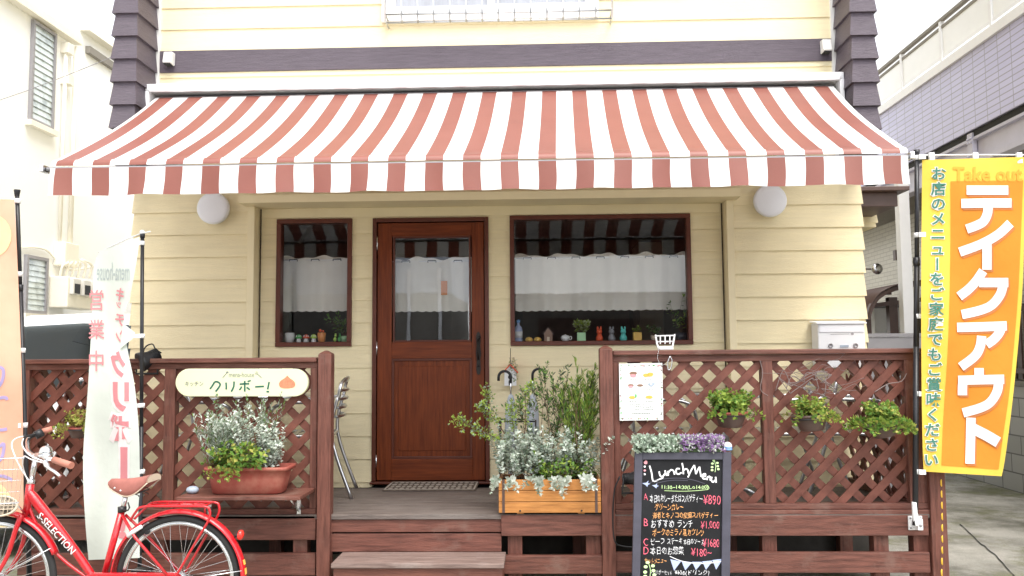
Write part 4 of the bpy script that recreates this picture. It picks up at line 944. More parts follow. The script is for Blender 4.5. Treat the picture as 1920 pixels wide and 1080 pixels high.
# ================================================================== BANNERS
def wavy(Y, ax, ay, amp, ph=0):
    return lambda px, py, off=0: W(px, py, Y + amp * math.sin(px * ax + py * ay + ph) + amp * .5 * math.sin(py * .021 - px * .03 + 1.3 + ph)) + Vector((0, -off, 0))
def cloth(mb, L, Rr, mp, nu, nv, mi=0, off=0):
    """quad cloth between a left and a right edge polyline given top to bottom"""
    def at(poly, v):
        f = v * (len(poly) - 1); i = min(int(f), len(poly) - 2); f -= i; return tuple(poly[i][k] + (poly[i + 1][k] - poly[i][k]) * f for k in (0, 1))
    def fn(u, v): a = at(L, v); b = at(Rr, v); return mp(a[0] + (b[0] - a[0]) * u, a[1] + (b[1] - a[1]) * u, off)
    mb.grid(fn, nu, nv, mi)
# ---- yellow and orange banner on the right
YY = -1.44
t = thing('takeout_banner', 'tall yellow and orange banner with white lettering on a black pole at the right', 'banner', (X(1718, YY), YY, Z(990, YY, 1716)))
yp = wavy(YY, .022, .007, .019)
Lp = smooth([(1729, 300), (1728, 420), (1727, 560), (1728, 720), (1730, 840), (1732, 884)], 4); Rp = smooth([(1926, 294), (1924, 330), (1921, 420), (1916, 560), (1902, 720), (1886, 850), (1878, 893)], 4)
q = MB(); cloth(q, Lp, Rp, yp, 18, 48); q.build('cloth', 'ban_yellow', t)
q = MB(); cloth(q, smooth([(1782, 340), (1782, 480), (1778, 640), (1769, 780), (1765, 872)], 6), smooth([(1918, 338), (1914, 440), (1908, 560), (1894, 720), (1880, 820), (1872, 880)], 5), yp, 14, 48, 0, .003); q.build('orange_field', 'ban_orange', t)
q = MB(); put_text(q, 'Take out', (1786, 313, 1916, 341), yp, bold=.025, off=.005, step=14); q.build('faded_lettering', 'ban_tan', t)
big = [[(1811, 357), (1850, 357), (1889, 357)], [(1801, 382), (1848, 381), (1895, 381)], [(1851, 384), (1850, 400), (1843, 415), (1830, 423), (1811, 430)],
    [(1893, 419), (1870, 440), (1838, 458), (1798, 473)], [(1849, 452), (1849, 478), (1849, 506)],
    [(1842, 508), (1829, 527), (1814, 543), (1797, 556)], [(1834, 530), (1860, 530), (1889, 530)], [(1880, 530), (1874, 552), (1858, 572), (1836, 582), (1802, 590)],
    [(1793, 614), (1836, 613), (1886, 611)], [(1877, 611), (1872, 624), (1862, 636), (1848, 646)], [(1839, 630), (1836, 650), (1826, 668), (1800, 688)],
    [(1834, 690), (1834, 702), (1834, 713)], [(1795, 713), (1836, 712), (1881, 711)], [(1804, 713), (1803, 726), (1803, 741)], [(1871, 711), (1868, 733), (1856, 753), (1838, 764), (1804, 774)],
    [(1819, 783), (1818, 825), (1817, 869)], [(1822, 803), (1846, 815), (1870, 829)]]
for mn, dx, dy, of, nm in (('ban_shadow', 3.5, 4, .006, 'lettering_shadow'), ('ban_white', 0, 0, .009, 'lettering')):
    q = MB()
    for k, st_ in enumerate(big): ribbon(q, smooth([(a + dx, b + dy) for a, b in st_], 8), 20 if k == 16 else 17.5, yp, 0, of + .0001 * k)
    q.build(nm, mn, t)
col = 'お店のメニューをご家庭でもご賞味ください'; n = len(col); y0, y1 = 312, 876
for mn, bd, of, nm in (('ban_white', .065, .005, 'column_lettering_outline'), ('ban_green', .018, .008, 'column_lettering')):
    q = MB()
    for i, ch in enumerate(col):
        cy = y0 + (y1 - y0) * (i + .5) / n; cx = 1759 - 15 * (i / n) ** 1.5; put_text(q, ch, (cx - 14.5, cy - 13.5, cx + 14.5, cy + 13.5), yp, bold=bd, off=of, step=12, em=True, rot=(ch == 'ー'))
    q.build(nm, mn, t)
pm = lambda px, py, d=0: tuple(W(px, py, YY + .03 + d))
q = MB(); q.tube([pm(1716, 985), pm(1718, 650)], .0165, 10); q.tube([pm(1718, 650), pm(1719, 490)], .0165, 10); q.lathe([(.019, -.02), (.021, 0), (.019, .03)], pm(1718.5, 492), 12); q.tube([pm(1719, 490), pm(1719, 284)], .0135, 10); q.lathe([(.014, 0), (.018, .01), (.018, .03)], pm(1719, 290), 12); q.build('pole', 'pole_black', t)
q = MB(); q.tube([pm(1712, 296), pm(1730, 291), pm(1830, 290.5), pm(1940, 290.5)], .005, 8); q.build('cross_rod', 'white_plastic', t)
for py in (296, 441, 593, 738, 884):
    q = MB(); a = Vector(pm(1719, py)); q.lathe([(.017, -.014), (.017, .014)], a, 14); b = W(1731, py, YY + .01); q.box(a.x, b.x + .01, YY - .004, YY + .012, a.z - .014, a.z + .014); q.build('tie_loop', 'white_plastic', t)
for px in (1746, 1828, 1910): q = MB(); a = W(px, 290, YY + .02); q.box(a.x - .015, a.x + .015, YY + .008, YY + .028, a.z - .055, a.z + .012); q.build('tie_loop', 'white_plastic', t)
q = MB(); a = Vector(pm(1715, 945)); b = Vector(pm(1715, 992)); q.lathe([(.017, 0), (.017, .14)], (a.x, YY + .03, b.z + .02), 14)
cz = W(1715, 980, YD - .03); q.box(cz.x - .042, cz.x + .042, YD - .042, YD - .031, cz.z - .042, cz.z + .042); q.box(cz.x - .016, cz.x + .016, YY + .03, YD - .042, cz.z - .03, cz.z + .035); q.build('pole_bracket', 'white_plastic', t, bevel=.003)
q = MB()
for dx in (-.03, .03):
    for dz in (-.03, .03): q.lathe([(.006, 0), (.006, .004), (0, .005)], (cz.x + dx, YD - .042, cz.z + dz), 8, axis='y')
q.lathe([(.009, 0), (.009, .006), (0, .007)], (cz.x, YY + .03, cz.z), 8, axis='y'); q.build('screw', 'grey_metal', t)
# ---- white banner seen from its back
YV = -1.62
t = thing('open_banner', 'narrow white banner with faded pink lettering in front of the left fence', 'banner', (X(265, YV), YV, 0))
vp = wavy(YV, .06, .004, .03, .5)
Lp = smooth([(186, 472), (176, 500), (174, 560), (170, 640), (164, 740), (157, 830), (156, 900), (160, 980), (166, 1050)], 4)
Rp = smooth([(262, 444), (256, 490), (243, 560), (232, 600), (240, 660), (252, 720), (260, 800), (262, 880), (262, 960), (262, 1046)], 4)
q = MB(); cloth(q, Lp, Rp, vp, 14, 60)
q.grid(lambda u, v: vp(232 + 26 * u + 0 * v - 6 * v, 606 + 18 * u + (48 - 36 * u) * v, .01 + .02 * u), 4, 4); q.build('cloth', 'ban_mint', t)
q = MB(); put_text(q, 'mena-house', (182, 492, 243, 526), vp, mirror=True, off=.003, step=10); q.build('faded_lettering', 'ban_grey', t)
q = MB()
for ch, b in (('営', (169, 543, 195, 582)), ('業', (167, 599, 197, 636)), ('中', (168, 657, 195, 696))): put_text(q, ch, b, vp, bold=.008, off=.007, step=8, mirror=True)
for ch, b in (('キ', (218, 540, 233, 564)), ('ッ', (219, 566, 228, 578)), ('チ', (217, 588, 234, 612)), ('ン', (218, 618, 232, 644))): put_text(q, ch, b, vp, bold=.02, off=.007, step=8, mirror=True)
for ch, b in (('ク', (208, 658, 236, 708)), ('リ', (212, 716, 243, 772)), ('ボ', (208, 776, 244, 834)), ('ー', (226, 838, 240, 900))): put_text(q, ch, b, vp, bold=.05, off=.005, step=10, mirror=True, rot=(ch == 'ー'))
put_text(q, '!', (222, 960, 238, 1010), vp, bold=.05, off=.005, step=10, mirror=True)
q.build('lettering', 'ban_pink', t)
q = MB()
for ch, b in (('ク', (203, 653, 241, 713)), ('リ', (207, 711, 248, 777)), ('ボ', (203, 771, 249, 839)), ('ー', (222, 834, 244, 905))): put_text(q, ch, b, vp, bold=.075, off=.003, step=10, mirror=True, rot=(ch == 'ー'))
q.build('lettering_outline', 'ban_pale', t)
pm = lambda px, py, d=0: tuple(W(px, py, YV + .05 + d))
q = MB(); zb_p = pm(264, 1010); q.tube([(zb_p[0], zb_p[1], .06), pm(265, 800)], .0125, 10); q.tube([pm(265, 800), pm(267, 442)], .011, 10); q.lathe([(.014, 0), (.015, .03)], pm(267, 446), 12); q.build('pole', 'pole_black', t)
q = MB(); q.lathe([(.16, 0), (.17, .02), (.15, .07), (.05, .09), (.025, .14)], (zb_p[0], zb_p[1], .005), 24); q.build('base', 'black_plastic', t)
q = MB(); q.tube([pm(282, 434, -.03), pm(267, 437), pm(240, 447), pm(184, 474)], .004, 6); q.build('cross_rod', 'white_plastic', t)
for py in (456, 630, 760, 884): q = MB(); a = Vector(pm(266, py)); q.lathe([(.017, -.013), (.017, .013)], a, 12); b = W(250, py, YV + .04); q.box(b.x, a.x, YV + .03, YV + .045, a.z - .012, a.z + .012); q.build('tie_loop', 'white_plastic', t)
q = MB(); a = Vector(pm(267, 436)); q.ball(a, .017); q.build('tie_loop', 'white_plastic', t)
# ---- orange banner at the left edge
YO = -1.80
t = thing('orange_banner', 'peach orange banner with violet marks at the left edge', 'banner', (X(40, YO), YO, 0))
op = wavy(YO, .02, .005, .012, 2)
q = MB(); cloth(q, smooth([(-130, 372), (-128, 600), (-126, 800), (-124, 990)], 4), smooth([(27, 374), (34, 520), (40, 680), (43, 800), (44, 940), (44, 985)], 4), op, 14, 50); q.build('cloth', 'ban_peach', t)
q = MB(); shape(q, blob(-14, 442, 36, 40, 24), op, 0, .004); q.build('sun_disc', 'ban_sun', t)
q = MB()
for pts in ([(-40, 690), (-5, 688), (7, 694), (4, 716), (-10, 735)], [(-30, 752), (8, 745), (14, 750)], [(-40, 802), (0, 806), (14, 804)], [(-40, 836), (-4, 838), (8, 832), (4, 858), (-12, 872)], [(-60, 700), (-52, 770)], [(-60, 820), (-70, 880)], [(-100, 700), (-70, 720)], [(-40, 905), (0, 892), (24, 900)]): ribbon(q, smooth(pts, 4), 6, op, 0, .004)
q.build('violet_marks', 'ban_violet', t)
q = MB(); shape(q, smooth([(-60, 985), (-60, 930), (-10, 905), (20, 930), (30, 985), (-60, 985)], 4)[:-1], op, 0, .0035); q.build('yellow_marks', 'ban_sun', t)
pm = lambda px, py, d=0: tuple(W(px, py, YO + .04 + d))
q = MB(); a = Vector(pm(48, 860)); b = Vector(pm(38, 540)); d_ = (a - b).normalized(); foot = a + d_ * ((a.z - .1) / -d_.z); q.tube([tuple(foot), tuple(b)], .0145, 10); q.tube([tuple(b), pm(32, 364)], .012, 10); q.lathe([(.013, -.02), (.018, .015), (.018, .02)], pm(32, 362), 12); q.lathe([(.016, -.02), (.017, .02)], b, 12); q.build('pole', 'pole_black', t)
q = MB(); q.lathe([(.16, 0), (.17, .02), (.15, .07), (.05, .09), (.025, .14)], (foot.x, foot.y, .005), 24); q.build('base', 'black_plastic', t)
for px, py in ((33, 377), (36, 514), (42, 657), (46, 797)): q = MB(); a = Vector(pm(px, py)); q.lathe([(.017, -.014), (.017, .014)], a, 12); b = W(px - 12, py, YO); q.box(b.x, a.x, YO + .0, YO + .02, a.z - .013, a.z + .013); q.build('tie_loop', 'white_plastic', t)

# ================================================================== CHALKBOARD
YK = -1.78
t = thing('chalkboard', 'dark framed chalkboard easel with the handwritten lunch menu in front of the right fence', 'chalkboard', (X(1278, YK), YK, 0))
kp0 = W(1278, 848, YK + .1); kn = Vector((0, -1, .16)).normalized()
kb = lambda px, py, off=0: WP(px, py, kp0, kn) + kn * off
fL = lambda py: 1190 - (py - 848) * .022; fR = lambda py: 1371 - (py - 848) * .012
def slab(mb, pts, d0, d1, mi=0): mb.hexa([kb(a, b, d0) for a, b in pts], [kb(a, b, d1) for a, b in pts], mi)
PB_ = 1140
legl = [kb(fL(848), 850), kb(fL(PB_), PB_)]
for a in ((fL, 0, 15), (fR, -16, 0)):
    q = MB(); fn, o0, o1 = a; bz = [kb(fn(PB_) + o0, PB_), kb(fn(PB_) + o1, PB_)]
    slab(q, [(fn(PB_) + o0, PB_), (fn(PB_) + o1, PB_), (fn(848) + o1, 847), (fn(848) + o0, 847)], -.022, .010); q.build('stile', 'board_frame', t, bevel=.003)
q = MB(); slab(q, [(fL(864) + 15.2, 862), (fR(864) - 16.2, 862), (fR(848) - 16.2, 847.5), (fL(848) + 15.2, 847.5)], -.020, .009); q.build('rail', 'board_frame', t, bevel=.003)
q = MB(); slab(q, [(fL(PB_) + 15.2, PB_ - 6), (fR(PB_) - 16.2, PB_ - 6), (fR(PB_ - 20) - 16.2, PB_ - 24), (fL(PB_ - 20) + 15.2, PB_ - 24)], -.020, .009); q.build('rail', 'board_frame', t, bevel=.003)
q = MB(); slab(q, [(fL(PB_) + 12, PB_ - 20), (fR(PB_) - 12, PB_ - 20), (fR(860) - 12, 858), (fL(860) + 12, 858)], -.015, -.006); q.build('board_surface', 'chalkboard', t)
zg = kb(1278, PB_).z
for px in (1200, 1356):
    q = MB(); a = kb(px, 856, -.04); q.bar(a, (a.x, a.y + .30, .01), .03, .02); b = kb(px, PB_, -.006); q.bar(b, (b.x, b.y - .02, .0), .045, .03); q.build('leg', 'board_frame', t)
kt = lambda px, py, off=0: kb(px, py, -.006 + off)
def lines(nm, m_, strokes, wd):
    q = MB()
    for s_ in strokes: ribbon(q, smooth(s_, 4) if len(s_) > 2 else s_, wd, kt, 0, .0025)
    q.build(nm, m_, t)
S = [[(1218, 873), (1222, 887), (1225, 902), (1236, 899), (1244, 895)],
     [(1236, 884), (1238, 892), (1243, 893), (1248, 886)], [(1247, 882), (1250, 892)], [(1253, 892), (1253, 883)], [(1253, 887), (1258, 881), (1263, 883), (1265, 890)], [(1275, 879), (1269, 879), (1268, 886), (1272, 889), (1278, 886)],
     [(1279, 868), (1281, 878), (1281.5, 889)], [(1281, 883), (1286, 879), (1290, 882), (1291, 888)],
     [(1290, 895), (1296, 882), (1302, 872)], [(1302, 872), (1304, 882), (1305, 889)], [(1305, 889), (1309, 880), (1312, 875)], [(1312, 875), (1313, 884), (1315, 894)],
     [(1317, 893), (1322, 893), (1323, 889), (1319, 889), (1317, 894), (1320, 898), (1325, 897)], [(1326, 900), (1327, 893)], [(1326.5, 896), (1330, 893), (1332, 896), (1332, 901)], [(1335, 894), (1334, 900), (1337, 904), (1341, 900)], [(1342, 894), (1343, 905)]]
lines('headline', 'chalk_white', S, 2.7)
lines('underline', 'board_frame', [[(1218, 905), (1245, 898), (1275, 896.5), (1300, 900), (1322, 907)], [(1230, 906), (1260, 900.5), (1290, 901)]], 1.2)
q = MB(); put_text(q, '11:30~14:30(L.o14:00)', (1241, 910, 1328, 919), kt, bold=.0, off=.0025, wob=.4); q.build('hours_lettering', 'chalk_lime', t)
lines('hours_outline', 'chalk_lime', [[(1246, 920), (1285, 921), (1325, 918), (1329, 913), (1325, 909)]], .8)
q = MB()
for s_, b in (('本日のカレーまたはスパゲティー', (1219, 927, 1317, 942)), ('おすすめ', (1221, 974, 1264, 989)), ('ランチ', (1271, 976, 1299, 989)), ('ビーフ', (1221, 1009, 1246, 1021)), ('ステーキ', (1252, 1009, 1279, 1020)), ('本日のソース', (1282, 1010, 1320, 1021)), ('本日のお惣菜', (1220, 1025, 1282, 1040)), ('・クリボーセット', (1221, 1069, 1260, 1078)), ('¥650(ドリンク)', (1265, 1069, 1330, 1080))): put_text(q, s_, b, kt, bold=-.010, off=.0025, wob=.8)
q.build('dish_lettering', 'chalk_white', t)
q = MB()
for s_, b in (('グリーンカレー', (1228, 944, 1282, 957)), ('海老とキノコの和風スパゲティー', (1224, 960, 1346, 972)), ('ポークのミラノ風カツレツ', (1224, 991, 1320, 1005)), ('セットメニュー', (1209, 1047, 1250, 1057))): put_text(q, s_, b, kt, bold=-.004, off=.0025, wob=.8)
q.build('detail_lettering', 'chalk_orange', t)
q = MB()
for s_, b in (('A', (1207, 926, 1215, 938)), ('B', (1207, 973, 1215, 987)), ('C', (1207, 1010, 1215, 1024)), ('D', (1207, 1026, 1216, 1040)), ('¥890', (1319, 928, 1351, 946)), ('¥1,000', (1314, 977, 1349, 993)), ('¥1680', (1318, 1010, 1349, 1026)), ('¥180~', (1296, 1028, 1334, 1043))): put_text(q, s_, b, kt, bold=-.010, off=.003, wob=.6)
q.build('price_lettering', 'chalk_pink', t)
q = MB()
for i, x in enumerate((1258, 1279, 1299, 1318, 1337)): shape(q, [(x - 1, 1046 + 10 * math.sin((x - 1255) / 30) * .55 + 2), (x + 19, 1047 + 10 * math.sin((x - 1235) / 30) * .55 + 2), (x + 6, 1070 - i * .5)], kt, 0, .0022)
q.build('bunting', 'chalk_blue', t)
lines('bunting_line', 'chalk_white', [[(1256, 1043), (1275, 1051), (1300, 1056), (1330, 1056), (1356, 1052)]], 1.2)
def sprout(cx, cy, s_):
    q = MB(); ribbon(q, smooth([(cx, cy + 18 * s_), (cx + 2 * s_, cy), (cx - 2 * s_, cy - 16 * s_)], 4), 1, kt)
    for dx, dy in ((-8, -8), (7, -10), (-9, 3), (8, 0), (-4, -17), (10, 9), (-9, 12)): shape(q, blob(cx + dx * s_, cy + dy * s_, 4.2 * s_, 3.4 * s_, 9), kt, 0, .0028)
    q.build('leaf_drawing', 'chalk_lime', t)
sprout(1341, 874, .62); sprout(1218, 1070, .9)
q = MB()
for cx, cy, s_ in ((1213, 907, 1.0), (1230, 911, .8)): shape(q, [(cx - 9 * s_, cy - 1), (cx - 1 * s_, cy - 2), (cx + 3 * s_, cy - 6 * s_), (cx + 2 * s_, cy - 1), (cx + 7 * s_, cy), (cx + 2 * s_, cy + 2), (cx + 1 * s_, cy + 6 * s_), (cx - 3 * s_, cy + 2)], kt)
q.build('bird_drawing', 'chalk_blue', t)
q = MB()
for (x, y, r_, mi) in ((1211, 867, 3.6, 0), (1209, 875, 2, 1), (1209, 882, 2.2, 0), (1209, 889, 2, 1)): shape(q, blob(x, y, r_, r_, 8, .2), kt, mi)
q.build('flower_drawing', ['orn_pink', 'chalk_white'], t)
# flower blocks and the little ball on top
def tuftblock(name, label, cat, px0, px1, py0, py1, mats, n):
    z0 = kb(1278, py1).z; x0 = kb(px0, py1).x; x1 = kb(px1, py1).x; yc = kb(1278, 846).y + .02; H = kb(1278, py0).z - z0
    t2 = thing(name, label, cat, ((x0 + x1) / 2, yc, z0), 'artificial flowers on the chalkboard'); q = MB(); q.box(x0 + .01, x1 - .01, yc - .035, yc + .03, z0 + .002, z0 + H * .4); q.build('foam', 'leaf_dark', t2)
    q = MB()
    for k in range(n):
        a = random.random(); p = Vector((x0 + (x1 - x0) * a, yc + random.uniform(-.06, .045), z0 + H * (.05 + .85 * random.random()))); 
        for j in range(5): q.leaf(p, rv() + Vector((0, -.3, .5)), rv(), random.uniform(.012, .022), .011, random.choice(range(len(mats))))
    q.build('blossom', mats, t2)
tuftblock('mint_flowers', 'block of pale green and white artificial flowers on the left of the chalkboard top', 'artificial flowers', 1187, 1277, 813, 848, ['flower_mint', 'leaf_silver', 'leaf_sage'], 620)
tuftblock('purple_flowers', 'block of purple artificial flowers on the right of the chalkboard top', 'artificial flowers', 1277, 1357, 814, 848, ['flower_purple', 'flower_purple', 'leaf_silver'], 560)
c = kb(1365, 846); q = MB(); q.ball((c.x, c.y + .01, c.z + .026), .026, 0, 18, 10); q.lathe([(.0262, -.004), (.0268, 0), (.0262, .004)], (c.x, c.y + .01, c.z + .022), 18, 1); q.lathe([(.027, -.014), (.0275, -.008), (.025, -.005)], (c.x, c.y + .01, c.z + .02), 18, 1); o = q.build('ball_ornament', ['orn_white', 'orn_blue']); tag(o, 'white and blue ball ornament on the right corner of the chalkboard', 'ornament')

# ================================================================== UMBRELLAS, BIRDHOUSE, DOORMAT
YU = -.62
ust = thing('umbrella_stand', 'dark wire umbrella stand behind the orange planter box', 'umbrella stand', (X(985, YU), YU, ZD))
q = MB(); a, b = X(938, YU, 850), X(1005, YU, 850)
for zz in (.02, .28, .52): q.tube([(a, YU - .1, ZD + zz), (b, YU - .1, ZD + zz), (b, YU + .1, ZD + zz), (a, YU + .1, ZD + zz)], .006, 6, closed=True)
for xx in (a, b):
    for yy in (YU - .1, YU + .1): q.tube([(xx, yy, ZD), (xx, yy, ZD + .53)], .006, 6)
q.tube([(a, YU - .1, ZD + .01), (b, YU + .1, ZD + .01)], .005, 6); q.tube([(b, YU - .1, ZD + .01), (a, YU + .1, ZD + .01)], .005, 6); q.build('rack', 'black_metal', ust)
def umbrella(label, px, ptop, flip, hy=0):
    b = Vector((X(px, YU, 760), YU, ZD + .02)); zt = Z(ptop, YU, px); t = thing('umbrella', label, 'umbrella', b, 'closed umbrellas by the door')
    q = MB(); q.lathe([(.008, .0), (.012, .06), (.030, .2), (.044, .45), (.040, .58), (.022, .66), (.012, .68)], b, 12); q.build('canopy', 'umbrella_clear', t)
    q = MB(); q.tube([b + Vector((0, 0, .66)), (b.x, b.y, zt - .05)], .006, 8); q.build('shaft', 'steel', t)
    q = MB(); r = .043; q.tube([(b.x, b.y, zt - .09)] + [(b.x + flip * (r - r * math.cos(a)), b.y, zt - .05 + r * math.sin(a)) for a in [math.pi * i / 12 for i in range(13)]] + [(b.x + flip * 2 * r, b.y, zt - .075)], .0095, 8); q.build('handle', 'black_plastic', t)
umbrella('closed translucent umbrella with a black hook, left of the two behind the planter', 958, 694, -1); umbrella('closed translucent umbrella with a black hook, right of the two behind the planter', 999, 690, 1)
c = W(957, 702, -.10); t = thing('birdhouse', 'small white birdhouse with a red roof on the wall right of the door', 'birdhouse', (c.x, -.06, c.z - .09))
q = MB(); q.box(c.x - .045, c.x + .045, -.13, -.045, c.z - .085, c.z + .02); q.prism([(c.x - .045, c.z + .0201), (c.x + .045, c.z + .0201), (c.x, c.z + .068)], -.13, -.045); q.build('house', 'orn_white', t)
for sg in (-1, 1): q = MB(); q.bar((c.x + sg * .058, -.0875, c.z + .012), (c.x - sg * .002, -.0875, c.z + .078), .11, .008, up=(sg, 0, 1)); q.build('roof', 'orn_red', t)
q = MB(); q.lathe([(.017, 0), (.017, .004)], (c.x, -.130, c.z - .02), 16, axis='y'); q.box(c.x - .012, c.x + .012, -.135, -.130, c.z - .08, c.z - .045); q.build('opening', 'black_plastic', t)
q = MB(); q.tube([(c.x, -.0875, c.z + .075), (c.x, -.06, c.z + .16), (c.x, -.01, c.z + .2)], .0025, 5); q.build('hook', 'black_metal', t)
st, lf = MB(), MB(); 
for k in range(6): sprig(st, lf, (c.x + random.uniform(-.01, .03), -.10, c.z + .13), Vector((random.uniform(-.3, .4), -.3, -.4)), random.uniform(.08, .2), 10, .022, .014, pick(1, 1), .3, .001, up=-1)
t = thing('plant_sprig', 'light green sprig hanging over the birdhouse roof', 'plant', (c.x, -.1, c.z + .1)); st.build('stem', 'stem', t); lf.build('foliage', ['leaf_lime', 'leaf_sage'], t)
t = thing('doormat', 'patterned beige doormat on the deck in front of the door', 'doormat', (X(804, -.3), -.3, ZD))
d0, d1 = X(717, -.42, 914), X(892, -.42, 914); q = MB(); q.box(d0, d1, -.43, -.04, ZD + .001, ZD + .012); q.build('mat_base', 'mat_dark', t, bevel=.003)
q = MB()
for i in range(15):
    for j in range(4):
        cx_ = d0 + .03 + (d1 - d0 - .06) * (i + .5) / 15; cy_ = -.41 + .35 * (j + .5) / 4; r_ = .014 if (i + j) % 2 else .019
        q.add([(cx_ + r_ * math.cos(a), cy_ + 1.9 * r_ * math.sin(a), ZD + .0135) for a in [6.283 * k / 8 for k in range(8)]], [tuple(range(8))])
for a in ((d0 + .01, d1 - .01, -.425, -.413), (d0 + .01, d1 - .01, -.057, -.045), (d0 + .008, d0 + .02, -.412, -.058), (d1 - .02, d1 - .008, -.412, -.058)): q.box(*a, ZD + .0125, ZD + .0138)
q.build('mat_pattern', 'mat_light', t)

# ================================================================== CAFE CHAIRS AND TABLES
def chair_proto():
    t = thing('cafe_chair', 'x', 'chair', (0, 0, 0), 'aluminium chairs on the deck')
    for s in (-1, 1):
        q = MB(); q.tube(smooth([(s * .25, -.22, 0), (s * .245, -.235, .38), (s * .255, -.21, .60), (s * .26, -.10, .66), (s * .26, .10, .665), (s * .245, .22, .69)], 5), .0125, 8); q.build('front_leg', 'aluminium', t)
        q = MB(); q.tube(smooth([(s * .24, .34, 0), (s * .22, .20, .42), (s * .215, .24, .70)], 6), .0125, 8); q.build('rear_leg', 'aluminium', t)
    q = MB(); q.tube(smooth([(-.215, .24, .68), (-.21, .26, .78), (-.12, .285, .82), (.12, .285, .82), (.21, .26, .78), (.215, .24, .68)], 5), .0125, 8)
    q.build('back_frame', 'aluminium', t)
    q = MB()
    for k in range(4): z = .56 + .06 * k; q.tube(smooth([(-.212, .225 + .008 * k, z), (-.1, .262 + .008 * k, z), (.1, .262 + .008 * k, z), (.212, .225 + .008 * k, z)], 4), .011, 6)
    q.build('back_slats', 'aluminium', t)
    q = MB(); q.tube(rrect3(-.22, .22, -.22, .20, .06, .43), .0115, 8, closed=True)
    for k in range(7): y = -.18 + .057 * k; q.box(-.215, .215, y - .019, y + .019, .432, .44)
    q.build('seat', 'aluminium', t); return t
def rrect3(x0, x1, y0, y1, r, z): return [(a, b, z) for a, b in rrect(x0, x1, y0, y1, r)]
def dup(root, loc, rot, label):
    c = root.copy(); COL.objects.link(c); c.location = loc; c.rotation_euler = (0, 0, rot); c['label'] = label
    for ch in root.children:
        k = ch.copy(); COL.objects.link(k); k.parent = c
    return c
ch0 = chair_proto()
ch0.location = (X(574, -.55, 850), -.55, ZD); ch0.rotation_euler = (0, 0, R(-82)); ch0['label'] = 'aluminium cafe chair sticking out past the post left of the steps'
dup(ch0, (X(395, -.5, 850), -.5, ZD), R(95), 'aluminium cafe chair behind the left fence, under the middle of the deck rail'); dup(ch0, (X(175, -.5, 850), -.55, ZD), R(20), 'aluminium cafe chair behind the left fence, behind the white banner')
dup(ch0, (X(1240, -.5, 850), -.5, ZD), R(85), 'aluminium cafe chair behind the right fence, behind the menu sheet'); dup(ch0, (X(1475, -.5, 850), -.55, ZD), R(-80), 'aluminium cafe chair behind the right fence, behind the yellow green basket'); dup(ch0, (X(1590, -.5, 850), -.6, ZD), R(80), 'aluminium cafe chair behind the right fence, nearest the yellow banner')
tb = None
for px, lab in ((500, 'round aluminium cafe table behind the left fence'), (1360, 'round aluminium cafe table behind the right fence')):
    x = X(px, -.6, 800); t = thing('cafe_table', lab, 'table', (x, -.6, ZD), 'aluminium tables on the deck')
    if tb is None:
        q = MB(); q.lathe([(0, .69), (.29, .69), (.30, .695), (.30, .71), (.29, .715), (0, .716)], (x, -.6, ZD), 36); q.build('table_top', 'aluminium', t)
        q = MB(); q.tube([(x, -.6, ZD + .05), (x, -.6, ZD + .69)], .025, 12); q.build('pillar', 'aluminium', t)
        for k in range(4): a = math.pi / 4 + k * math.pi / 2; q = MB(); q.tube([(x, -.6, ZD + .10), (x + .24 * math.cos(a), -.6 + .24 * math.sin(a), ZD + .02)], .014, 8); q.build('leg', 'aluminium', t)
        tb = t
    else:
        for ch in tb.children: k = ch.copy(); COL.objects.link(k); k.parent = t

# ================================================================== CURTAINS AND WINDOW ORNAMENTS
def curtain(label, x0, x1, z0, z1, y, ntab, seed):
    t = thing('cafe_curtain', label, 'curtain', ((x0 + x1) / 2, y, z0), 'white cafe curtains in the front'); rnd = random.Random(seed); W_ = x1 - x0; ph = [rnd.uniform(0, 6) for _ in range(4)]
    def fn(u, v):
        x = x0 + W_ * u; dep = .022 * math.sin(u * W_ * 22 + ph[0]) + .010 * math.sin(u * W_ * 47 + ph[1]) + .008 * math.sin(u * W_ * 9 + ph[2]); dep *= .5 + .5 * v
        top = z1 + .012 * math.sin(u * W_ * 19 + ph[3]) + .006 * math.sin(u * W_ * 43)
        bot = z0 - .007 * abs(math.sin(u * W_ * 48)); return (x, y + dep, top + (bot - top) * v)
    q = MB(); q.grid(fn, int(W_ * 110), 10); q.build('fabric', 'curtain', t)
    q = MB(); q.tube([(x0 - .02, y - .002, z1 - .025), (x1 + .02, y - .002, z1 - .025)], .005, 8); q.build('rod', 'white_metal', t)
    q = MB()
    for k in range(ntab): cx_ = x0 + W_ * (k + .5) / ntab; a = .032; zz = z1 - .022; q.tube([(cx_ - a, y - .026, zz - .014), (cx_ - a, y - .03, zz), (cx_ + a, y - .03, zz), (cx_ + a, y - .026, zz - .014)], .0042, 6)
    q.build('curtain_clip', 'black_plastic', t)
yc = .22
curtain('short white cafe curtain in the small left window', X(530, yc), X(653, yc), Z(583, yc, 590), Z(482, yc, 590), yc, 3, 1)
curtain('short white cafe curtain in the wide right window', X(967, yc), X(1288, yc), Z(581, yc, 1130), Z(477, yc, 1130), yc, 7, 2)
curtain('short white cafe curtain behind the glass of the front door', X(737, .08), X(884, .08), Z(583, .08, 810), Z(484, .08, 810), .09, 3, 3)
q = MB(); a = W(833, 540, .055); q.box(a.x - .025, a.x + .025, .045, .049, a.z - .055, a.z + .055); o = q.build('notice_card', 'orn_orange'); tag(o, 'small orange card hanging behind the glass of the front door', 'card')
YN = .13; zL, zR = wl[2] + .036, wr[2] + .034
GL, GR = 'ornaments on the left window sill', 'ornaments on the right window sill'
def one(name, label, cat, mb, mats, grp): return tag(mb.build(name, mats), label, cat, grp)
def ox(px): return X(px, YN, 640)
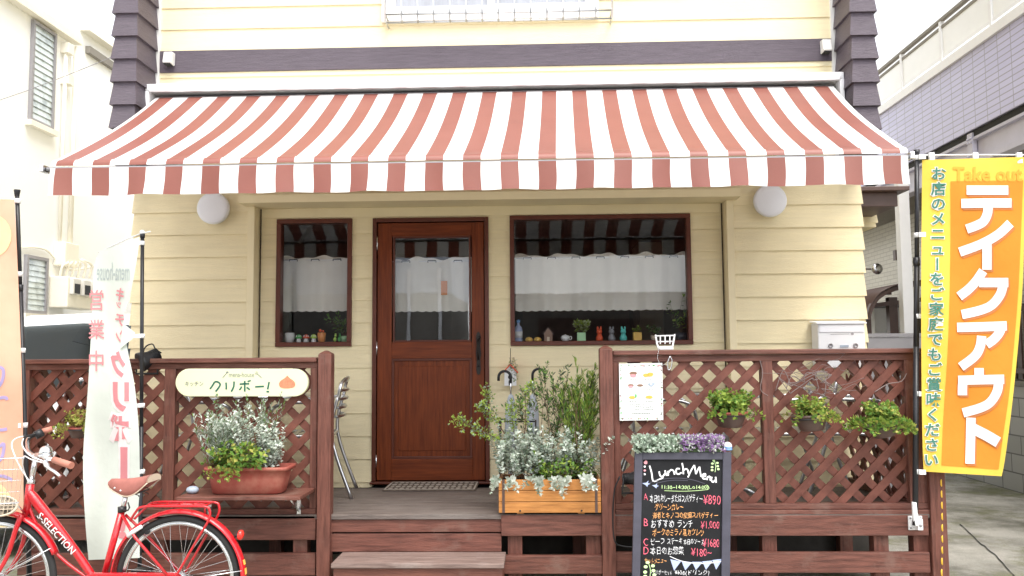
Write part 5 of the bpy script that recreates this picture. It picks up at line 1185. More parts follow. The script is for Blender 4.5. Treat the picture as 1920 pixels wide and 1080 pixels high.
x = ox(543); t = thing('flower_pot', 'round white plant pot at the left of the small window sill', 'pot', (x, YN, zL), GL); q = MB(); q.lathe([(.025, 0), (.038, .03), (.040, .06), (.037, .078), (.032, .078), (.03, .05), (0, .05)], (x, YN, zL), 18); q.build('pot', 'orn_white', t)
for px, m_, lb in ((560, 'orn_green', 'small green capped toadstool ornament'), (574, 'orn_red', 'small red capped toadstool ornament'), (588, 'orn_lime', 'small lime capped toadstool ornament')):
    x = ox(px); t = thing('toadstool_ornament', lb + ' on the small window sill', 'ornament', (x, YN, zL), GL); q = MB(); q.lathe([(.017, 0), (.02, .01), (.014, .03), (.012, .036)], (x, YN, zL), 12); q.build('stalk', 'orn_white', t)
    q = MB(); q.lathe([(.012, .03), (.027, .034), (.026, .046), (.016, .06), (0, .066)], (x, YN, zL), 14, 0)
    for a in (-2.2, -1.2, -.5): q.ball((x + .021 * math.cos(a), YN + .021 * math.sin(a), zL + .05), .006, 1, 8, 4)
    q.build('cap', [m_, 'orn_white'], t)
x = ox(603); t = thing('flower_pot', 'orange pot with a tiny red fruit plant on the small window sill', 'pot', (x, YN, zL), GL); q = MB(); q.lathe([(.022, 0), (.03, .02), (.035, .07), (.03, .078), (0, .07)], (x, YN, zL), 16); q.build('pot', 'orn_orange', t)
q = MB(); q.ball((x - .012, YN, zL + .095), .012); q.ball((x + .014, YN - .01, zL + .088), .010); q.build('fruit', 'orn_red', t)
for px, m_, lb in ((628, 'orn_lime', 'tiny lime animal ornament nearer the orange pot'), (636, 'orn_green', 'tiny green animal ornament nearer the corner plant')):
    x = ox(px); q = MB(); q.ball((x, YN, zL + .022), .014, 0, 10, 6, sz=1.3); q.ball((x + .006, YN - .005, zL + .05), .010, 0, 10, 6); q.lathe([(.004, .05), (.003, .07)], (x + .008, YN, zL), 6); q.lathe([(.004, .05), (.003, .07)], (x + .001, YN, zL), 6); one('animal_ornament', lb + ' on the small window sill', 'ornament', q, m_, GL)
def potplant(name, label, px, z, potm, potprof, leafm, n, h, ll, lw, grp, sq=False, y=YN):
    x = X(px, y, 640); t = thing(name, label, 'potted plant', (x, y, z), grp); q = MB()
    if sq: q.box(x - potprof[0], x + potprof[0], y - potprof[0], y + potprof[0], z + .001, z + potprof[1])
    else: q.lathe(potprof, (x, y, z), 16)
    q.build('pot', potm, t, bevel=.003 if sq else 0); st, lf = MB(), MB(); hz = potprof[1] if sq else potprof[-1][1]
    for k in range(n): a = random.uniform(0, 6.283); sprig(st, lf, (x, y, z + hz), Vector((math.cos(a) * .8, math.sin(a) * .5, 1)), random.uniform(.5, 1) * h, 8, ll, lw, pick(*([1] * len(leafm))), .3, .0015, .2)
    st.build('stem', 'stem', t); lf.build('foliage', leafm, t)
potplant('pot_plant', 'dark leafy potted plant in the corner of the small window', 645, zL, 'orn_mint', [(.022, 0), (.03, .05)], ['leaf_green', 'leaf_dark'], 22, .20, .05, .018, GL, y=.17)
x = ox(972); t = thing('bottle', 'tall pale blue bottle at the left end of the wide window sill', 'bottle', (x, YN, zR), GR); q = MB(); q.lathe([(.03, 0), (.033, .01), (.033, .09), (.026, .115), (.012, .13), (.011, .15)], (x, YN, zR), 16); q.build('bottle_body', 'chalk_blue', t)
q = MB(); q.lathe([(.014, .15), (.015, .152), (.015, .17), (0, .176)], (x, YN, zR), 12); q.build('cap', 'orn_blue', t); q = MB(); q.lathe([(.0336, .03), (.0336, .08)], (x, YN, zR), 16); q.build('band', 'orn_white', t)
for px, lb in ((992, 'small yellow bun shaped ornament, the one nearer the blue bottle'), (1008, 'small yellow bun shaped ornament, the one nearer the little house')):
    x = ox(px); q = MB(); q.lathe([(.022, 0), (.031, .008), (.030, .02), (.02, .032), (0, .036)], (x, YN, zR), 14); one('bun_ornament', lb, 'ornament', q, 'orn_ochre', GR)
x = ox(1028); t = thing('house_ornament', 'little brown house ornament with a peaked roof on the wide window sill', 'ornament', (x, YN, zR), GR); q = MB(); q.box(x - .033, x + .033, YN - .025, YN + .025, zR + .001, zR + .065); q.prism([(x - .033, zR + .0652), (x + .033, zR + .0652), (x, zR + .105)], YN - .025, YN + .025); q.build('house', 'orn_brown', t)
q = MB(); q.bar((x - .042, YN, zR + .058), (x + .002, YN, zR + .112), .06, .006, up=(-1, 0, 1)); q.bar((x + .042, YN, zR + .058), (x - .002, YN, zR + .112), .06, .006, up=(1, 0, 1)); q.build('roof', 'brown_metal', t); q = MB(); q.box(x - .010, x + .010, YN - .028, YN - .0252, zR + .001, zR + .035); q.build('door', 'saddle_cream', t)
x = ox(1060); t = thing('teapot_ornament', 'small round white pot ornament on the wide window sill', 'ornament', (x, YN, zR), GR); q = MB(); q.lathe([(.02, 0), (.034, .014), (.036, .03), (.026, .045), (.01, .049), (0, .056)], (x, YN, zR), 16); q.build('pot', 'orn_white', t); q = MB(); q.tube(smooth([(x + .03, YN, zR + .036), (x + .05, YN, zR + .035), (x + .045, YN, zR + .015), (x + .03, YN, zR + .014)], 4), .004, 6); q.build('handle', 'orn_white', t)
potplant('pot_plant', 'variegated leafy plant in a square mint pot on the wide window sill', 1090, zR, 'orn_mint', (.034, .068), ['leaf_variegated', 'leaf_lime'], 22, .10, .045, .022, GR, True)
for px, m_, lb in ((1124, 'orn_red', 'red'), (1147, 'orn_grey', 'grey'), (1169, 'orn_teal', 'turquoise')):
    x = ox(px); q = MB(); q.lathe([(.021, 0), (.029, .01), (.029, .026), (.018, .05), (.014, .056)], (x, YN, zR), 16); q.ball((x, YN, zR + .072), .023, 0, 14, 8, sz=.92)
    for s in (-1, 1): q.lathe([(.007, 0), (.009, .012), (.006, .026), (0, .031)], (x + s * .012, YN, zR + .085), 10)
    one('rabbit_figurine', lb + ' rabbit shaped figurine in the row on the wide window sill', 'figurine', q, m_, 'rabbit figurines on the right window sill')
potplant('pot_plant', 'small plant in a square yellow pot beside the turquoise figurine', 1195, zR, 'orn_ochre', (.033, .066), ['leaf_lime'], 5, .05, .02, .012, GR, True)
potplant('pot_plant', 'low plant in a pale pot behind the white bench ornament', 1226, zR, 'saddle_cream', [(.02, 0), (.026, .04)], ['leaf_green', 'leaf_dark'], 8, .09, .03, .014, GR)
potplant('pot_plant', 'tall thin plant in a dark pot in the wide window', 1277, zR, 'orn_dark', [(.04, 0), (.044, .06)], ['leaf_dark', 'leaf_green', 'leaf_lime'], 10, .34, .035, .014, GR)

# ================================================================== YELLOW CHAIN ON THE RIGHT POST
q = MB(); pts = [W(1765 + 2 * math.sin(i / 6), 905 + i * 10.5, -1.33) for i in range(26)]
pts = [p for p in pts if p.z > .02]
for i, p in enumerate(pts):
    h, w_ = .024, .0115; n = 12; L = []
    for k in range(n): a = 6.283 * k / n; u = math.cos(a) * w_; v = math.sin(a) * h; L.append((p.x + (u if i % 2 else u * .6), p.y + (0 if i % 2 else u), p.z + v))
    q.tube(L, .0052, 5, closed=True)
tag(q.build('plastic_chain', 'yellow_plastic'), 'yellow plastic chain hanging down beside the right corner post', 'chain')
q = MB(); a = W(1763, 893, -1.33); q.tube(smooth([(a.x - .005, -1.30, a.z + .02), (a.x + .01, -1.33, a.z + .01), (a.x + .012, -1.33, a.z - .03), (a.x, -1.33, a.z - .04)], 4), .004, 6); tag(q.build('chain_hook', 'steel'), 'small metal hook holding the yellow chain on the corner post', 'hook')
# ================================================================== LEFT NEIGHBOUR
XLW = -5.5
def YX(px, Xp):
    """how far back a wall x = Xp is where the photograph shows column px"""
    r = ray(px, 500); return CAM.y + r.y * (Xp - CAM.x) / r.x
def S(px, py, Xp):
    r = ray(px, py); return CAM + r * ((Xp - CAM.x) / r.x)
t = thing('neighbour_house', 'pale cream rendered house left of the cafe with louvred windows and wall pipes', 'building', (XLW - 2, 3, 0))
yA, yB = YX(121, XLW), YX(210, XLW) + 5
q = MB(); q.box(XLW - 5, XLW, -4.5, yA, 0, 5.9); q.build('wall', 'neigh_white', t)
q = MB(); q.box(XLW - 5, XLW - .16, yA, yB, 0, 5.6); q.build('rear_wall', 'neigh_white', t)
q = MB(); zE = S(75, 31, XLW).z
q.box(XLW, XLW + .10, -4.5, yA + .06, zE - .07, zE + .03); q.box(XLW, XLW + .05, -4.5, yA + .03, zE + .031, zE + .14); q.build('eave_ledge', 'neigh_cream', t, bevel=.006)
q = MB(); p = S(160, 93, XLW - .16); p2 = S(213, 129, XLW - .16); q.box(XLW - .16, XLW - .10, p.y, p2.y + 2, p2.z - .04, p2.z + .05); q.build('rear_ledge', 'soffit_grey', t)
q = MB(); p = S(150, 52, XLW - .16); q.box(XLW - .16, XLW - .04, p.y, yB, p.z - .03, p.z + .03); q.build('rear_gutter', 'neigh_cream', t)
def louver(par, c, n):
    a = S(c[0], c[1], XLW); b = S(c[2], c[3], XLW); y0, y1 = min(a.y, b.y), max(a.y, b.y); z1, z0 = a.z, b.z
    f = MB(); X0, X1 = XLW + .002, XLW + .04
    f.box(X0, X1, y0, y0 + .035, z0, z1); f.box(X0, X1, y1 - .035, y1, z0, z1); f.box(X0, X1, y0 + .035, y1 - .035, z1 - .035, z1); f.box(X0, X1, y0 + .035, y1 - .035, z0, z0 + .035); wo = f.build('louvre_window', 'grey_metal', par)
    g_ = MB(); h = (z1 - z0 - .07) / n
    for k in range(n): zz = z0 + .035 + h * k; g_.hexa([(XLW + .022, y0 + .036, zz), (XLW + .026, y0 + .036, zz), (XLW + .026, y1 - .036, zz), (XLW + .022, y1 - .036, zz)], [(XLW + .010, y0 + .036, zz + h * 1.04), (XLW + .014, y0 + .036, zz + h * 1.04), (XLW + .014, y1 - .036, zz + h * 1.04), (XLW + .010, y1 - .036, zz + h * 1.04)])
    g_.build('slats', 'louver_glass', wo)
    s_ = MB(); s_.box(XLW, XLW + .07, y0 - .04, y1 + .04, z0 - .06, z0 - .002); s_.build('window_sill', 'neigh_cream', wo)
louver(t, (58, 36, 95, 245), 15); louver(t, (45, 477, 82, 590), 9)
for px, pa, pb, r_ in ((143, 88, 460, .03), (124, 88, 470, .022)):
    q = MB(); a = S(px, pa, XLW + .05); b = S(px, pb, XLW + .05); q.tube([tuple(a), (a.x, a.y, b.z)], r_, 8); q.build('downpipe', 'neigh_cream', t)
for py in (92, 150): q = MB(); a = S(128, py, XLW + .06); q.box(XLW, XLW + .1, a.y - .06, a.y + .06, a.z - .06, a.z + .06); q.build('pipe_bracket', 'neigh_cream', t)
q = MB(); a = S(128, 472, XLW + .1); q.box(XLW, XLW + .14, a.y - .13, a.y + .16, a.z - .17, a.z + .10); q.build('junction_box', 'neigh_cream', t, bevel=.01)
q = MB()
for k in range(6):
    a = S(126 + k * 5, 486, XLW + .1); b = S(112 + k * 11, 518, XLW + .10); q.tube(smooth([tuple(a), (XLW + .14, (a.y * .6 + b.y * .4), b.z + .16), (XLW + .13, b.y, b.z + .12), (XLW + .10, b.y, b.z - .02)], 4), .014, 6)
a = S(40, 464, XLW + .02); b = S(85, 468, XLW + .02); c = S(125, 505, XLW + .02); d = S(175, 500, XLW + .02); q.tube(smooth([tuple(a), tuple(b), tuple(c), tuple(d)], 5), .012, 6); q.build('cables', 'neigh_cream', t)
mt = thing('meter_cabinet', 'beige cabinet with three glass fronted electricity meters on the pale wall at the left', 'meter', (XLW + .1, S(135, 540, XLW).y, S(135, 585, XLW).z))
a = S(108, 518, XLW + .1); b = S(164, 582, XLW + .1); q = MB(); q.box(XLW + .002, XLW + .22, a.y, b.y, b.z, a.z); q.build('cabinet', 'neigh_cream', mt, bevel=.01)
w_ = (b.y - a.y) / 3
for k in range(3):
    y = a.y + w_ * (k + .5); h = MB(); h.box(XLW + .221, XLW + .27, y - w_ * .36, y + w_ * .36, a.z - .20, a.z - .02); h.build('meter', 'off_white', mt, bevel=.008)
    h = MB(); h.box(XLW + .2705, XLW + .275, y - w_ * .26, y + w_ * .26, a.z - .19, a.z - .08); h.build('meter_glass', 'chalkboard', mt)
# cables strung past the left house
q = MB(); p0, p1 = Vector((-9, 1.5, 4.15)), W(215, 105, .5)
q.tube([tuple(p0.lerp(p1, i / 12) - Vector((0, 0, .5 * math.sin(math.pi * i / 12)))) for i in range(13)], .0035, 5); tag(q.build('overhead_cable', 'grey_metal'), 'thin overhead cable sagging across the pale house at the left', 'cable')
# pipes at the left flank of the cafe
q = MB(); a = W(239, 372, YW + .35)
q.tube([(xL - .07, YW + .35, 2.75), (xL - .07, YW + .35, .1)], .035, 10); q.tube(smooth([(xL - .13, YW + .36, 2.7), (xL - .15, YW + .36, 2.4), (xL - .12, YW + .36, 2.25), (xL - .15, YW + .36, 2.05), (xL - .12, YW + .36, 1.7)], 4), .014, 6)
tag(q.build('drain_pipe', 'neigh_cream'), 'cream drain pipe with looped cables on the left flank of the cafe', 'pipe')

# ================================================================== PARKED CAR (left, nose towards the camera)
cx, cyf = -4.12, -.30                       # centre line, nose
t = thing('parked_car', 'silver boxy minivan with a dark windscreen parked behind the left fence', 'car', (cx, 1.4, 0))
wb, hw, L = .70, .735, 3.4
prof_ = [(.0, .42), (.02, .80), (.10, .98), (.62, 1.10), (1.32, 1.80), (1.55, 1.87), (3.1, 1.84), (3.32, 1.65), (3.38, 1.0), (3.40, .42)]
q = MB(); rings = []
for y, z in smooth(prof_, 3):
    k = hw if z < 1.1 else hw - .10 * (z - 1.1) / .8
    rings.append((y, z, k))
n = len(rings)
vs = []
for y, z, k in rings: vs += [(cx - k, cyf + y, z), (cx - k * .93, cyf + y, z + .02 if z > .5 else z), (cx, cyf + y - .03, z + .035 if z > .5 else z), (cx + k * .93, cyf + y, z + .02 if z > .5 else z), (cx + k, cyf + y, z)]
q.add(vs, [(i * 5 + j, i * 5 + j + 1, i * 5 + j + 6, i * 5 + j + 5) for i in range(n - 1) for j in range(4)], 0, True)
low = [(y, min(z, 1.06)) for y, z, k in rings]
for s in (-1, 1):
    x = cx + s * hw; vv = [(x, cyf + y, z) for y, z in low] + [(x, cyf + y, .24) for y, z in low]; q.add(vv, [(i, i + 1, n + i + 1, n + i) for i in range(n - 1)], 0)
    up_ = [(y, z, k) for y, z, k in rings if z >= 1.06 and y < 3.37]; vv = [(cx + s * k, cyf + y, z) for y, z, k in up_] + [(cx + s * hw, cyf + y, 1.06) for y, z, k in up_]; m_ = len(up_); q.add(vv, [(i, i + 1, m_ + i + 1, m_ + i) for i in range(m_ - 1)], 0)
q.add([(cx - hw, cyf, .24), (cx + hw, cyf, .24), (cx + hw, cyf, .45), (cx - hw, cyf, .45)], [(0, 1, 2, 3)], 0); q.add([(cx - hw, cyf + L, .24), (cx + hw, cyf + L, .24), (cx + hw, cyf + L, .45), (cx - hw, cyf + L, .45)], [(0, 1, 2, 3)], 0); q.build('body', 'car_silver', t)
q = MB()
def wsy(z): return cyf + .62 + (z - 1.10) / .70 * .70
q.add([(cx - .66, wsy(1.13) - .03, 1.16), (cx, wsy(1.13) - .06, 1.185), (cx + .66, wsy(1.13) - .03, 1.16), (cx + .57, wsy(1.77) - .03, 1.79), (cx, wsy(1.77) - .055, 1.815), (cx - .57, wsy(1.77) - .03, 1.79)], [(0, 1, 4, 5), (1, 2, 3, 4)]); q.build('windscreen', 'car_glass', t)
q = MB(); q.box(cx - .6, cx + .6, cyf + .9, cyf + 3.0, 1.0, 1.08); q.build('dashboard', 'dark_gap', t)
for s in (-1, 1):
    q = MB(); x = cx + s * .716
    q.add([(cx + s * .742, cyf + .95, 1.12), (cx + s * .742, cyf + 3.05, 1.12), (cx + s * .668, cyf + 3.0, 1.70), (cx + s * .668, cyf + 1.40, 1.70)], [(0, 1, 2, 3)]); q.build('side_window', 'car_glass', t)
    q = MB(); q.ball((cx + s * .86, cyf + .98, 1.17), .10, 0, 12, 8, sx=1, sy=.5, sz=.75); q.build('wing_mirror', 'car_silver', t)
    q = MB(); q.hexa([(cx + s * .42, cyf - .012, .66), (cx + s * .70, cyf - .012, .68), (cx + s * .70, cyf + .06, .68), (cx + s * .42, cyf + .02, .66)], [(cx + s * .42, cyf + .015, .82), (cx + s * .71, cyf + .03, .88), (cx + s * .71, cyf + .15, .88), (cx + s * .42, cyf + .1, .82)]); q.build('headlight', 'headlamp', t, bevel=.015)
    for yy in (.55, 2.85):
        q = MB(); q.lathe([(.13, -.08), (.26, -.085), (.285, -.06), (.285, .06), (.26, .085), (.13, .08)], (cx + s * .665, cyf + yy, .285), 26, axis='x'); w_ = q.build('wheel', 'rubber', t); q = MB(); q.lathe([(.0, .07), (.16, .082), (.18, .07)], (cx + s * .665, cyf + yy, .285), 20, axis='x') if s > 0 else q.lathe([(.18, -.07), (.16, -.082), (0, -.07)], (cx + s * .665, cyf + yy, .285), 20, axis='x'); q.build('hubcap', 'steel', w_)
q = MB(); q.box(cx - .66, cx + .66, cyf - .02, cyf + .04, .46, .60); q.build('grille', 'black_plastic', t, bevel=.01)
q = MB(); q.box(cx - .15, cx + .15, cyf - .034, cyf - .021, .40, .53); q.build('number_plate', 'yellow_plastic', t)
for a, b in ((-.52, -.12), (.02, .45)):
    q = MB(); q.bar((cx + a, wsy(1.14) - .07, 1.16), (cx + b, wsy(1.42) - .075, 1.36), .018, .012); q.build('wiper', 'steel', t)

# ================================================================== RIGHT NEIGHBOUR: tiled balcony house
XRB = 4.5
t = thing('balcony_building', 'building on the right with a lilac tiled band, white balcony panels and a carport bay', 'building', (XRB + 2, 3, 0))
Yn, Yfar = -3.2, 12.0
zt0 = S(1835, 237, XRB).z; zt1 = S(1800, 112, XRB).z; zt0 = 3.78; 
q = MB(); q.box(XRB, XRB + .15, Yn, Yfar, zt0, zt1); q.build('tiled_band', 'lilac_tile', t)
q = MB(); q.box(XRB - .035, XRB + .2, Yn, Yfar, zt1 + .002, zt1 + .10); q.build('balcony_kerb', 'white_metal', t)
zr0, zr1 = zt1 + .17, S(1717, 72, XRB).z
q = MB(); q.box(XRB + .0, XRB + .05, Yn, Yfar, zr1 - .035, zr1); q.box(XRB + .01, XRB + .04, Yn, Yfar, zr1 - .12, zr1 - .085); q.build('handrail', 'soffit_grey', t)
q = MB(); q.box(XRB + .012, XRB + .038, Yn, Yfar, zr0 - .015, zr0 + .02); q.build('bottom_rail', 'white_metal', t)
yy = YX(1783, XRB)
ks = list(range(-4, 5)); pitch_ = YX(1705, XRB) - yy
for k in range(-6, 6):
    y = yy + pitch_ * k
    if y < Yn or y > Yfar: continue
    q = MB(); q.box(XRB + .0, XRB + .05, y - .022, y + .022, zt1 + .102, zr1 - .036); q.build('rail_post', 'white_metal', t)
    if y + pitch_ < Yfar: q = MB(); q.box(XRB + .018, XRB + .028, y + .026, y + pitch_ - .026, zr0 + .022, zr1 - .121); q.build('balcony_panel', 'panel_white', t)
q = MB(); q.box(XRB + .155, XRB + 4.5, Yn, Yfar, zt1 - .12, zt1 - .002); q.build('balcony_floor', 'soffit_grey', t)
q = MB(); q.box(XRB + 1.4, XRB + 4.5, Yn, Yfar, zt1, 6.6); q.build('upper_wall', 'neigh_white', t)
q = MB(); q.box(XRB + .03, XRB + .14, Yn, Yfar, zt0 - .07, zt0 - .001); q.build('shadow_gap', 'dark_gap', t)
q = MB(); q.box(XRB + .02, XRB + .16, Yn, Yfar, zt0 - .36, zt0 - .30); q.box(XRB + .07, XRB + .10, Yn, Yfar, zt0 - .299, zt0 - .08); q.box(XRB + .02, XRB + .16, Yn, Yfar, zt0 - .10, zt0 - .0705); q.build('steel_beam', 'beam_lilac', t)
yj = YX(1828, XRB); q = MB(); q.box(XRB + .01, XRB + .06, yj - .05, yj + .05, zt0 - .40, zt0 - .02)
for zz in (.32, .26, .12, .08):
    for dy in (-.03, .03): q.lathe([(.012, 0), (.012, -.015), (0, -.017)], (XRB + .01, yj + dy, zt0 - zz), 8, axis='x')
q.build('beam_splice', 'beam_lilac', t)
q = MB(); q.box(XRB + .17, XRB + 4.5, Yn, Yfar, zt0 - .30, zt0 - .26); q.build('bay_soffit', 'soffit_grey', t)
q = MB(); q.box(XRB + .9, XRB + 1.05, 1.5, Yfar, 0, zt0 - .301); q.build('bay_wall', 'cream_tile', t)
q = MB(); q.box(XRB + .9, XRB + 4.4, Yfar - .2, Yfar, 0, 6.6); q.build('far_wall', 'neigh_white', t)
# white square pillar
p = W(1699, 500, 3.2); q = MB(); q.box(p.x - .05, p.x + .07, 3.2, 3.32, 0, zt0 - .301); q.build('pillar', 'white_metal', t, bevel=.004)
# lower block wall with railing above
bw = thing('block_wall', 'weathered grey concrete block wall along the right side of the drive', 'wall', (5.2, 2, 0))
q = MB(); q.box(5.08, 5.22, -3.2, 6, 0, 1.12); q.build('blocks', 'block_wall', bw)
q = MB(); q.box(5.06, 5.24, -3.2, 6, 1.122, 1.18); q.build('coping', 'concrete_block', bw, bevel=.006)
fs = thing('side_fence', 'dark brown slatted fence standing behind the yellow banner', 'fence', (5.2, 1, 1.18))
q = MB(); q.box(5.10, 5.13, -3.2, 5.6, 1.92, 1.97); q.box(5.10, 5.13, -3.2, 5.6, 1.26, 1.31); q.build('rail', 'brown_metal', fs)
q = MB()
for k in range(70): y = -3.15 + k * .125; q.box(5.135, 5.155, y, y + .07, 1.20, 2.0)
q.build('slats', 'brown_metal', fs)
# carport with an arched brown roof
Yc0, Yc1 = 3.6, 7.0
t = thing('carport', 'dark brown carport with an arched roof behind the right end of the cafe', 'carport', (X(1680, Yc0), 5, 0))
arc = smooth([(1626, 600), (1632, 578), (1645, 558), (1668, 545), (1700, 536), (1740, 531), (1780, 530)], 4)
aw_ = [W(a, b, Yc0) for a, b in arc]
for yq in (Yc0, (Yc0 + Yc1) / 2, Yc1):
    q = MB()
    for i in range(len(aw_) - 1): q.bar((aw_[i].x, yq, aw_[i].z), (aw_[i + 1].x, yq, aw_[i + 1].z), .05, .07, up=(0, 1, 0))
    q.build('arched_rib', 'brown_metal', t)
q = MB(); q.add([(p.x, y, p.z + .04) for y in (Yc0 - .05, Yc1 + .05) for p in aw_], [(i, i + 1, len(aw_) + i + 1, len(aw_) + i) for i in range(len(aw_) - 1)], 0, True); q.build('roof_sheet', 'brown_metal', t, solid=.012)
for px in (1631, 1682):
    for yq in (Yc0 + .15, Yc1 - .2): q = MB(); p = W(px, 580, Yc0); q.box(p.x - .05, p.x + .05, yq - .05, yq + .05, 0, W(px, 556 if px > 1650 else 580, Yc0).z); q.build('carport_post', 'brown_metal', t)
q = MB(); p = W(1640, 572, Yc0); q.bar((p.x, Yc0 + .1, p.z), (W(1775, 548, Yc0).x, Yc0 + .1, W(1775, 556, Yc0).z), .05, .05); q.build('cross_beam', 'brown_metal', t)
Yg = 2.4; q = MB(); a, b = X(1627, Yg, 640), X(1760, Yg, 640); q.box(a, b, Yg, Yg + .04, .05, Z(632, Yg, 1680)); q.box(a, b, Yg - .01, Yg + .05, Z(631.5, Yg, 1680), Z(625, Yg, 1680)); tag(q.build('panel_fence', 'grey_metal'), 'grey flat panel fence under the carport beside the mailbox', 'fence')
t = thing('storage_shed', 'white panelled shed under the brown carport', 'shed', (X(1662, 5.2), 5.6, 0)); q = MB(); a, b = X(1640, 5.2, 600), X(1712, 5.2, 600); q.box(a, b, 5.2, 6.2, 0, Z(577, 5.2, 1662)); q.build('body', 'neigh_white', t, bevel=.01)
q = MB(); q.box(X(1664, 5.2), X(1678, 5.2), 5.17, 5.197, .05, Z(590, 5.2, 1662)); q.build('door', 'brown_metal', t)
q = MB(); q.box(a - .06, b + .06, 5.12, 6.26, Z(577, 5.2, 1662) + .001, Z(577, 5.2, 1662) + .05); q.build('roof', 'grey_metal', t)
# small fixtures on the tiled bay wall
Xw = XRB + .9
c = S(1640, 500, Xw - .08); t = thing('wall_light', 'small grey wall light on the cream tiled wall behind the cafe', 'lamp', tuple(c))
c = W(1641, 505, 5.0)
q = MB(); q.lathe([(.02, -.09), (.03, -.02), (.07, .05), (.075, .07), (0, .06)], tuple(c), 14, axis='y'); q.build('lamp_head', 'steel', t); q = MB(); q.tube([tuple(c), (c.x - .18, c.y + .1, c.z + .02)], .012, 6); q.build('arm', 'brown_metal', t)
c = W(1686, 478, 5.2); q = MB(); q.box(c.x - .05, c.x + .05, c.y, c.y + .08, c.z - .07, c.z + .07); q.tube([(c.x, c.y + .04, c.z - .07), (c.x, c.y + .04, 1.2)], .012, 6); tag(q.build('switch_box', 'brown_metal'), 'small brown box on a pipe in front of the cream tiled wall', 'box')
# far plain house closing the gap at the right rear
t = thing('rear_house', 'pale plain house closing the gap behind the carport', 'building', (6, 14, 0)); q = MB(); q.box(2.2, 12, 13, 20, 0, 5.2); q.build('wall', 'cream_tile', t); q = MB(); q.box(1.9, 12.3, 12.6, 20.4, 5.2, 5.35); q.build('roof', 'grey_metal', t)
q = MB(); q.box(-14, -3.2, 14, 20, 0, 6.5); t = thing('white_house', 'plain white house closing the gap behind the parked minivan', 'building', (-8, 17, 0)); q.build('wall', 'neigh_white', t); q = MB(); q.box(-14.3, -2.9, 13.7, 20.3, 6.5, 6.62); q.build('roof', 'grey_metal', t)

# ================================================================== HOUSE ACROSS THE STREET (seen in the door glass)
t = thing('opposite_garage', 'low dark garage across the street, faintly mirrored in the wide right window', 'garage', (4, -17, 0))
q = MB(); q.box(-1.2, 11, -20, -15, 0, 2.9); q.build('wall', 'soffit_grey', t)
q = MB(); q.box(-1.4, 11.2, -20.2, -14.7, 2.901, 3.05); q.build('roof', 'brown_metal', t)
for a in (0, 3.6, 7.2):
    q = MB(); q.box(a, a + 3, -15.0, -14.96, .0, 2.4); q.build('shutter', 'brown_metal', t)
t = thing('opposite_house', 'pale blue white house across the street, mirrored in the glass of the front door', 'building', (-6, -17, 0))
q = MB(); old = PITCHB; PITCHB = .24; boards(q, -10, -2.2, -20, -15.0, 3.1, 5.9, 0, l=.01, r=.01, f=.0, b=.03); PITCHB = old; q.build('wall', 'opp_siding', t)
q = MB(); q.box(-10, -2.2, -20, -15.02, 0, 3.099); q.build('lower_wall', 'soffit_grey', t)
q = MB(); q.box(-10.4, -1.9, -20.4, -14.6, 5.91, 6.1); q.build('roof', 'grey_metal', t)
for x in (-2.5, -3.3): q = MB(); q.tube([(x, -14.9, 0), (x, -14.9, 3.7)], .05, 8); q.build('downpipe', 'white_metal', t)
q = MB(); q.box(-4.8, -3.7, -14.96, -14.9, 1.0, 2.4); q.build('window', 'louver_glass', t)
# ================================================================== BICYCLE
YBK = -2.12
bk = thing('bicycle', 'red city bicycle with a brown saddle and white wire basket at the left', 'bicycle', (X(165, YBK, 1000), YBK, 0))
def BW(px, py, d=0.0): return W(px, py, YBK + d)
def B(px, py, d=0.0): return W(px, py, YBK) + Vector((0, d, 0))
RW = .333
hubR = B(334, 1083); hubR.z = RW + .002; hubF = B(-9, 1086); hubF.z = RW + .002
def ring(mb, c, r, rr, n=64, m=8, mi=0, a0=0, a1=6.28319):
    full = abs(a1 - a0) > 6.28; k = n if full else n + 1
    mb.tube([(c.x + r * math.cos(a0 + (a1 - a0) * i / n), c.y, c.z + r * math.sin(a0 + (a1 - a0) * i / n)) for i in range(k)], rr, m, mi, closed=full)
for hub in (hubR, hubF):
    wp = MB(); ring(wp, hub, RW - .019, .0185); wo = wp.build('wheel', 'rubber', bk)
    q = MB(); ring(q, hub, RW - .046, .0105, m=6); ring(q, hub, RW - .037, .009, m=6); q.build('rim', 'steel', wo)
    q = MB()
    for k in range(36):
        a = 6.28319 * k / 36; s = 1 if k % 2 else -1; h0 = a + (.9 if (k // 2) % 2 else -.9)
        q.tube([(hub.x + .028 * math.cos(h0), hub.y + s * .03, hub.z + .028 * math.sin(h0)), (hub.x + (RW - .05) * math.cos(a), hub.y, hub.z + (RW - .05) * math.sin(a))], .0013, 4, cap=False)
    q.build('spokes', 'steel', wo)
    q = MB(); q.lathe([(.012, -.06), (.03, -.034), (.03, -.028), (.018, -.02), (.018, .02), (.03, .028), (.03, .034), (.012, .06)], tuple(hub), 16, axis='y'); q.build('hub', 'steel', wo)
def fender(hub, a0, a1, nm):
    q = MB(); n = 34; P = []
    for i in range(n + 1):
        a = a0 + (a1 - a0) * i / n
        for j in range(7):
            t = -1 + j / 3; rr = RW + .030 - .018 * t * t; P.append((hub.x + rr * math.cos(a), hub.y + .032 * t, hub.z + rr * math.sin(a)))
    q.add(P, [(i * 7 + j, (i + 1) * 7 + j, (i + 1) * 7 + j + 1, i * 7 + j + 1) for i in range(n) for j in range(6)], 0, True)
    return q.build(nm, 'bike_red', bk, solid=.003)
rf = fender(hubR, R(-6), R(196), 'rear_mudguard'); fender(hubF, R(22), R(150), 'front_mudguard')
def onf(hub, deg, d=.0, rr=RW + .034): return Vector((hub.x + rr * math.cos(R(deg)), hub.y + d, hub.z + rr * math.sin(R(deg))))
q = MB()
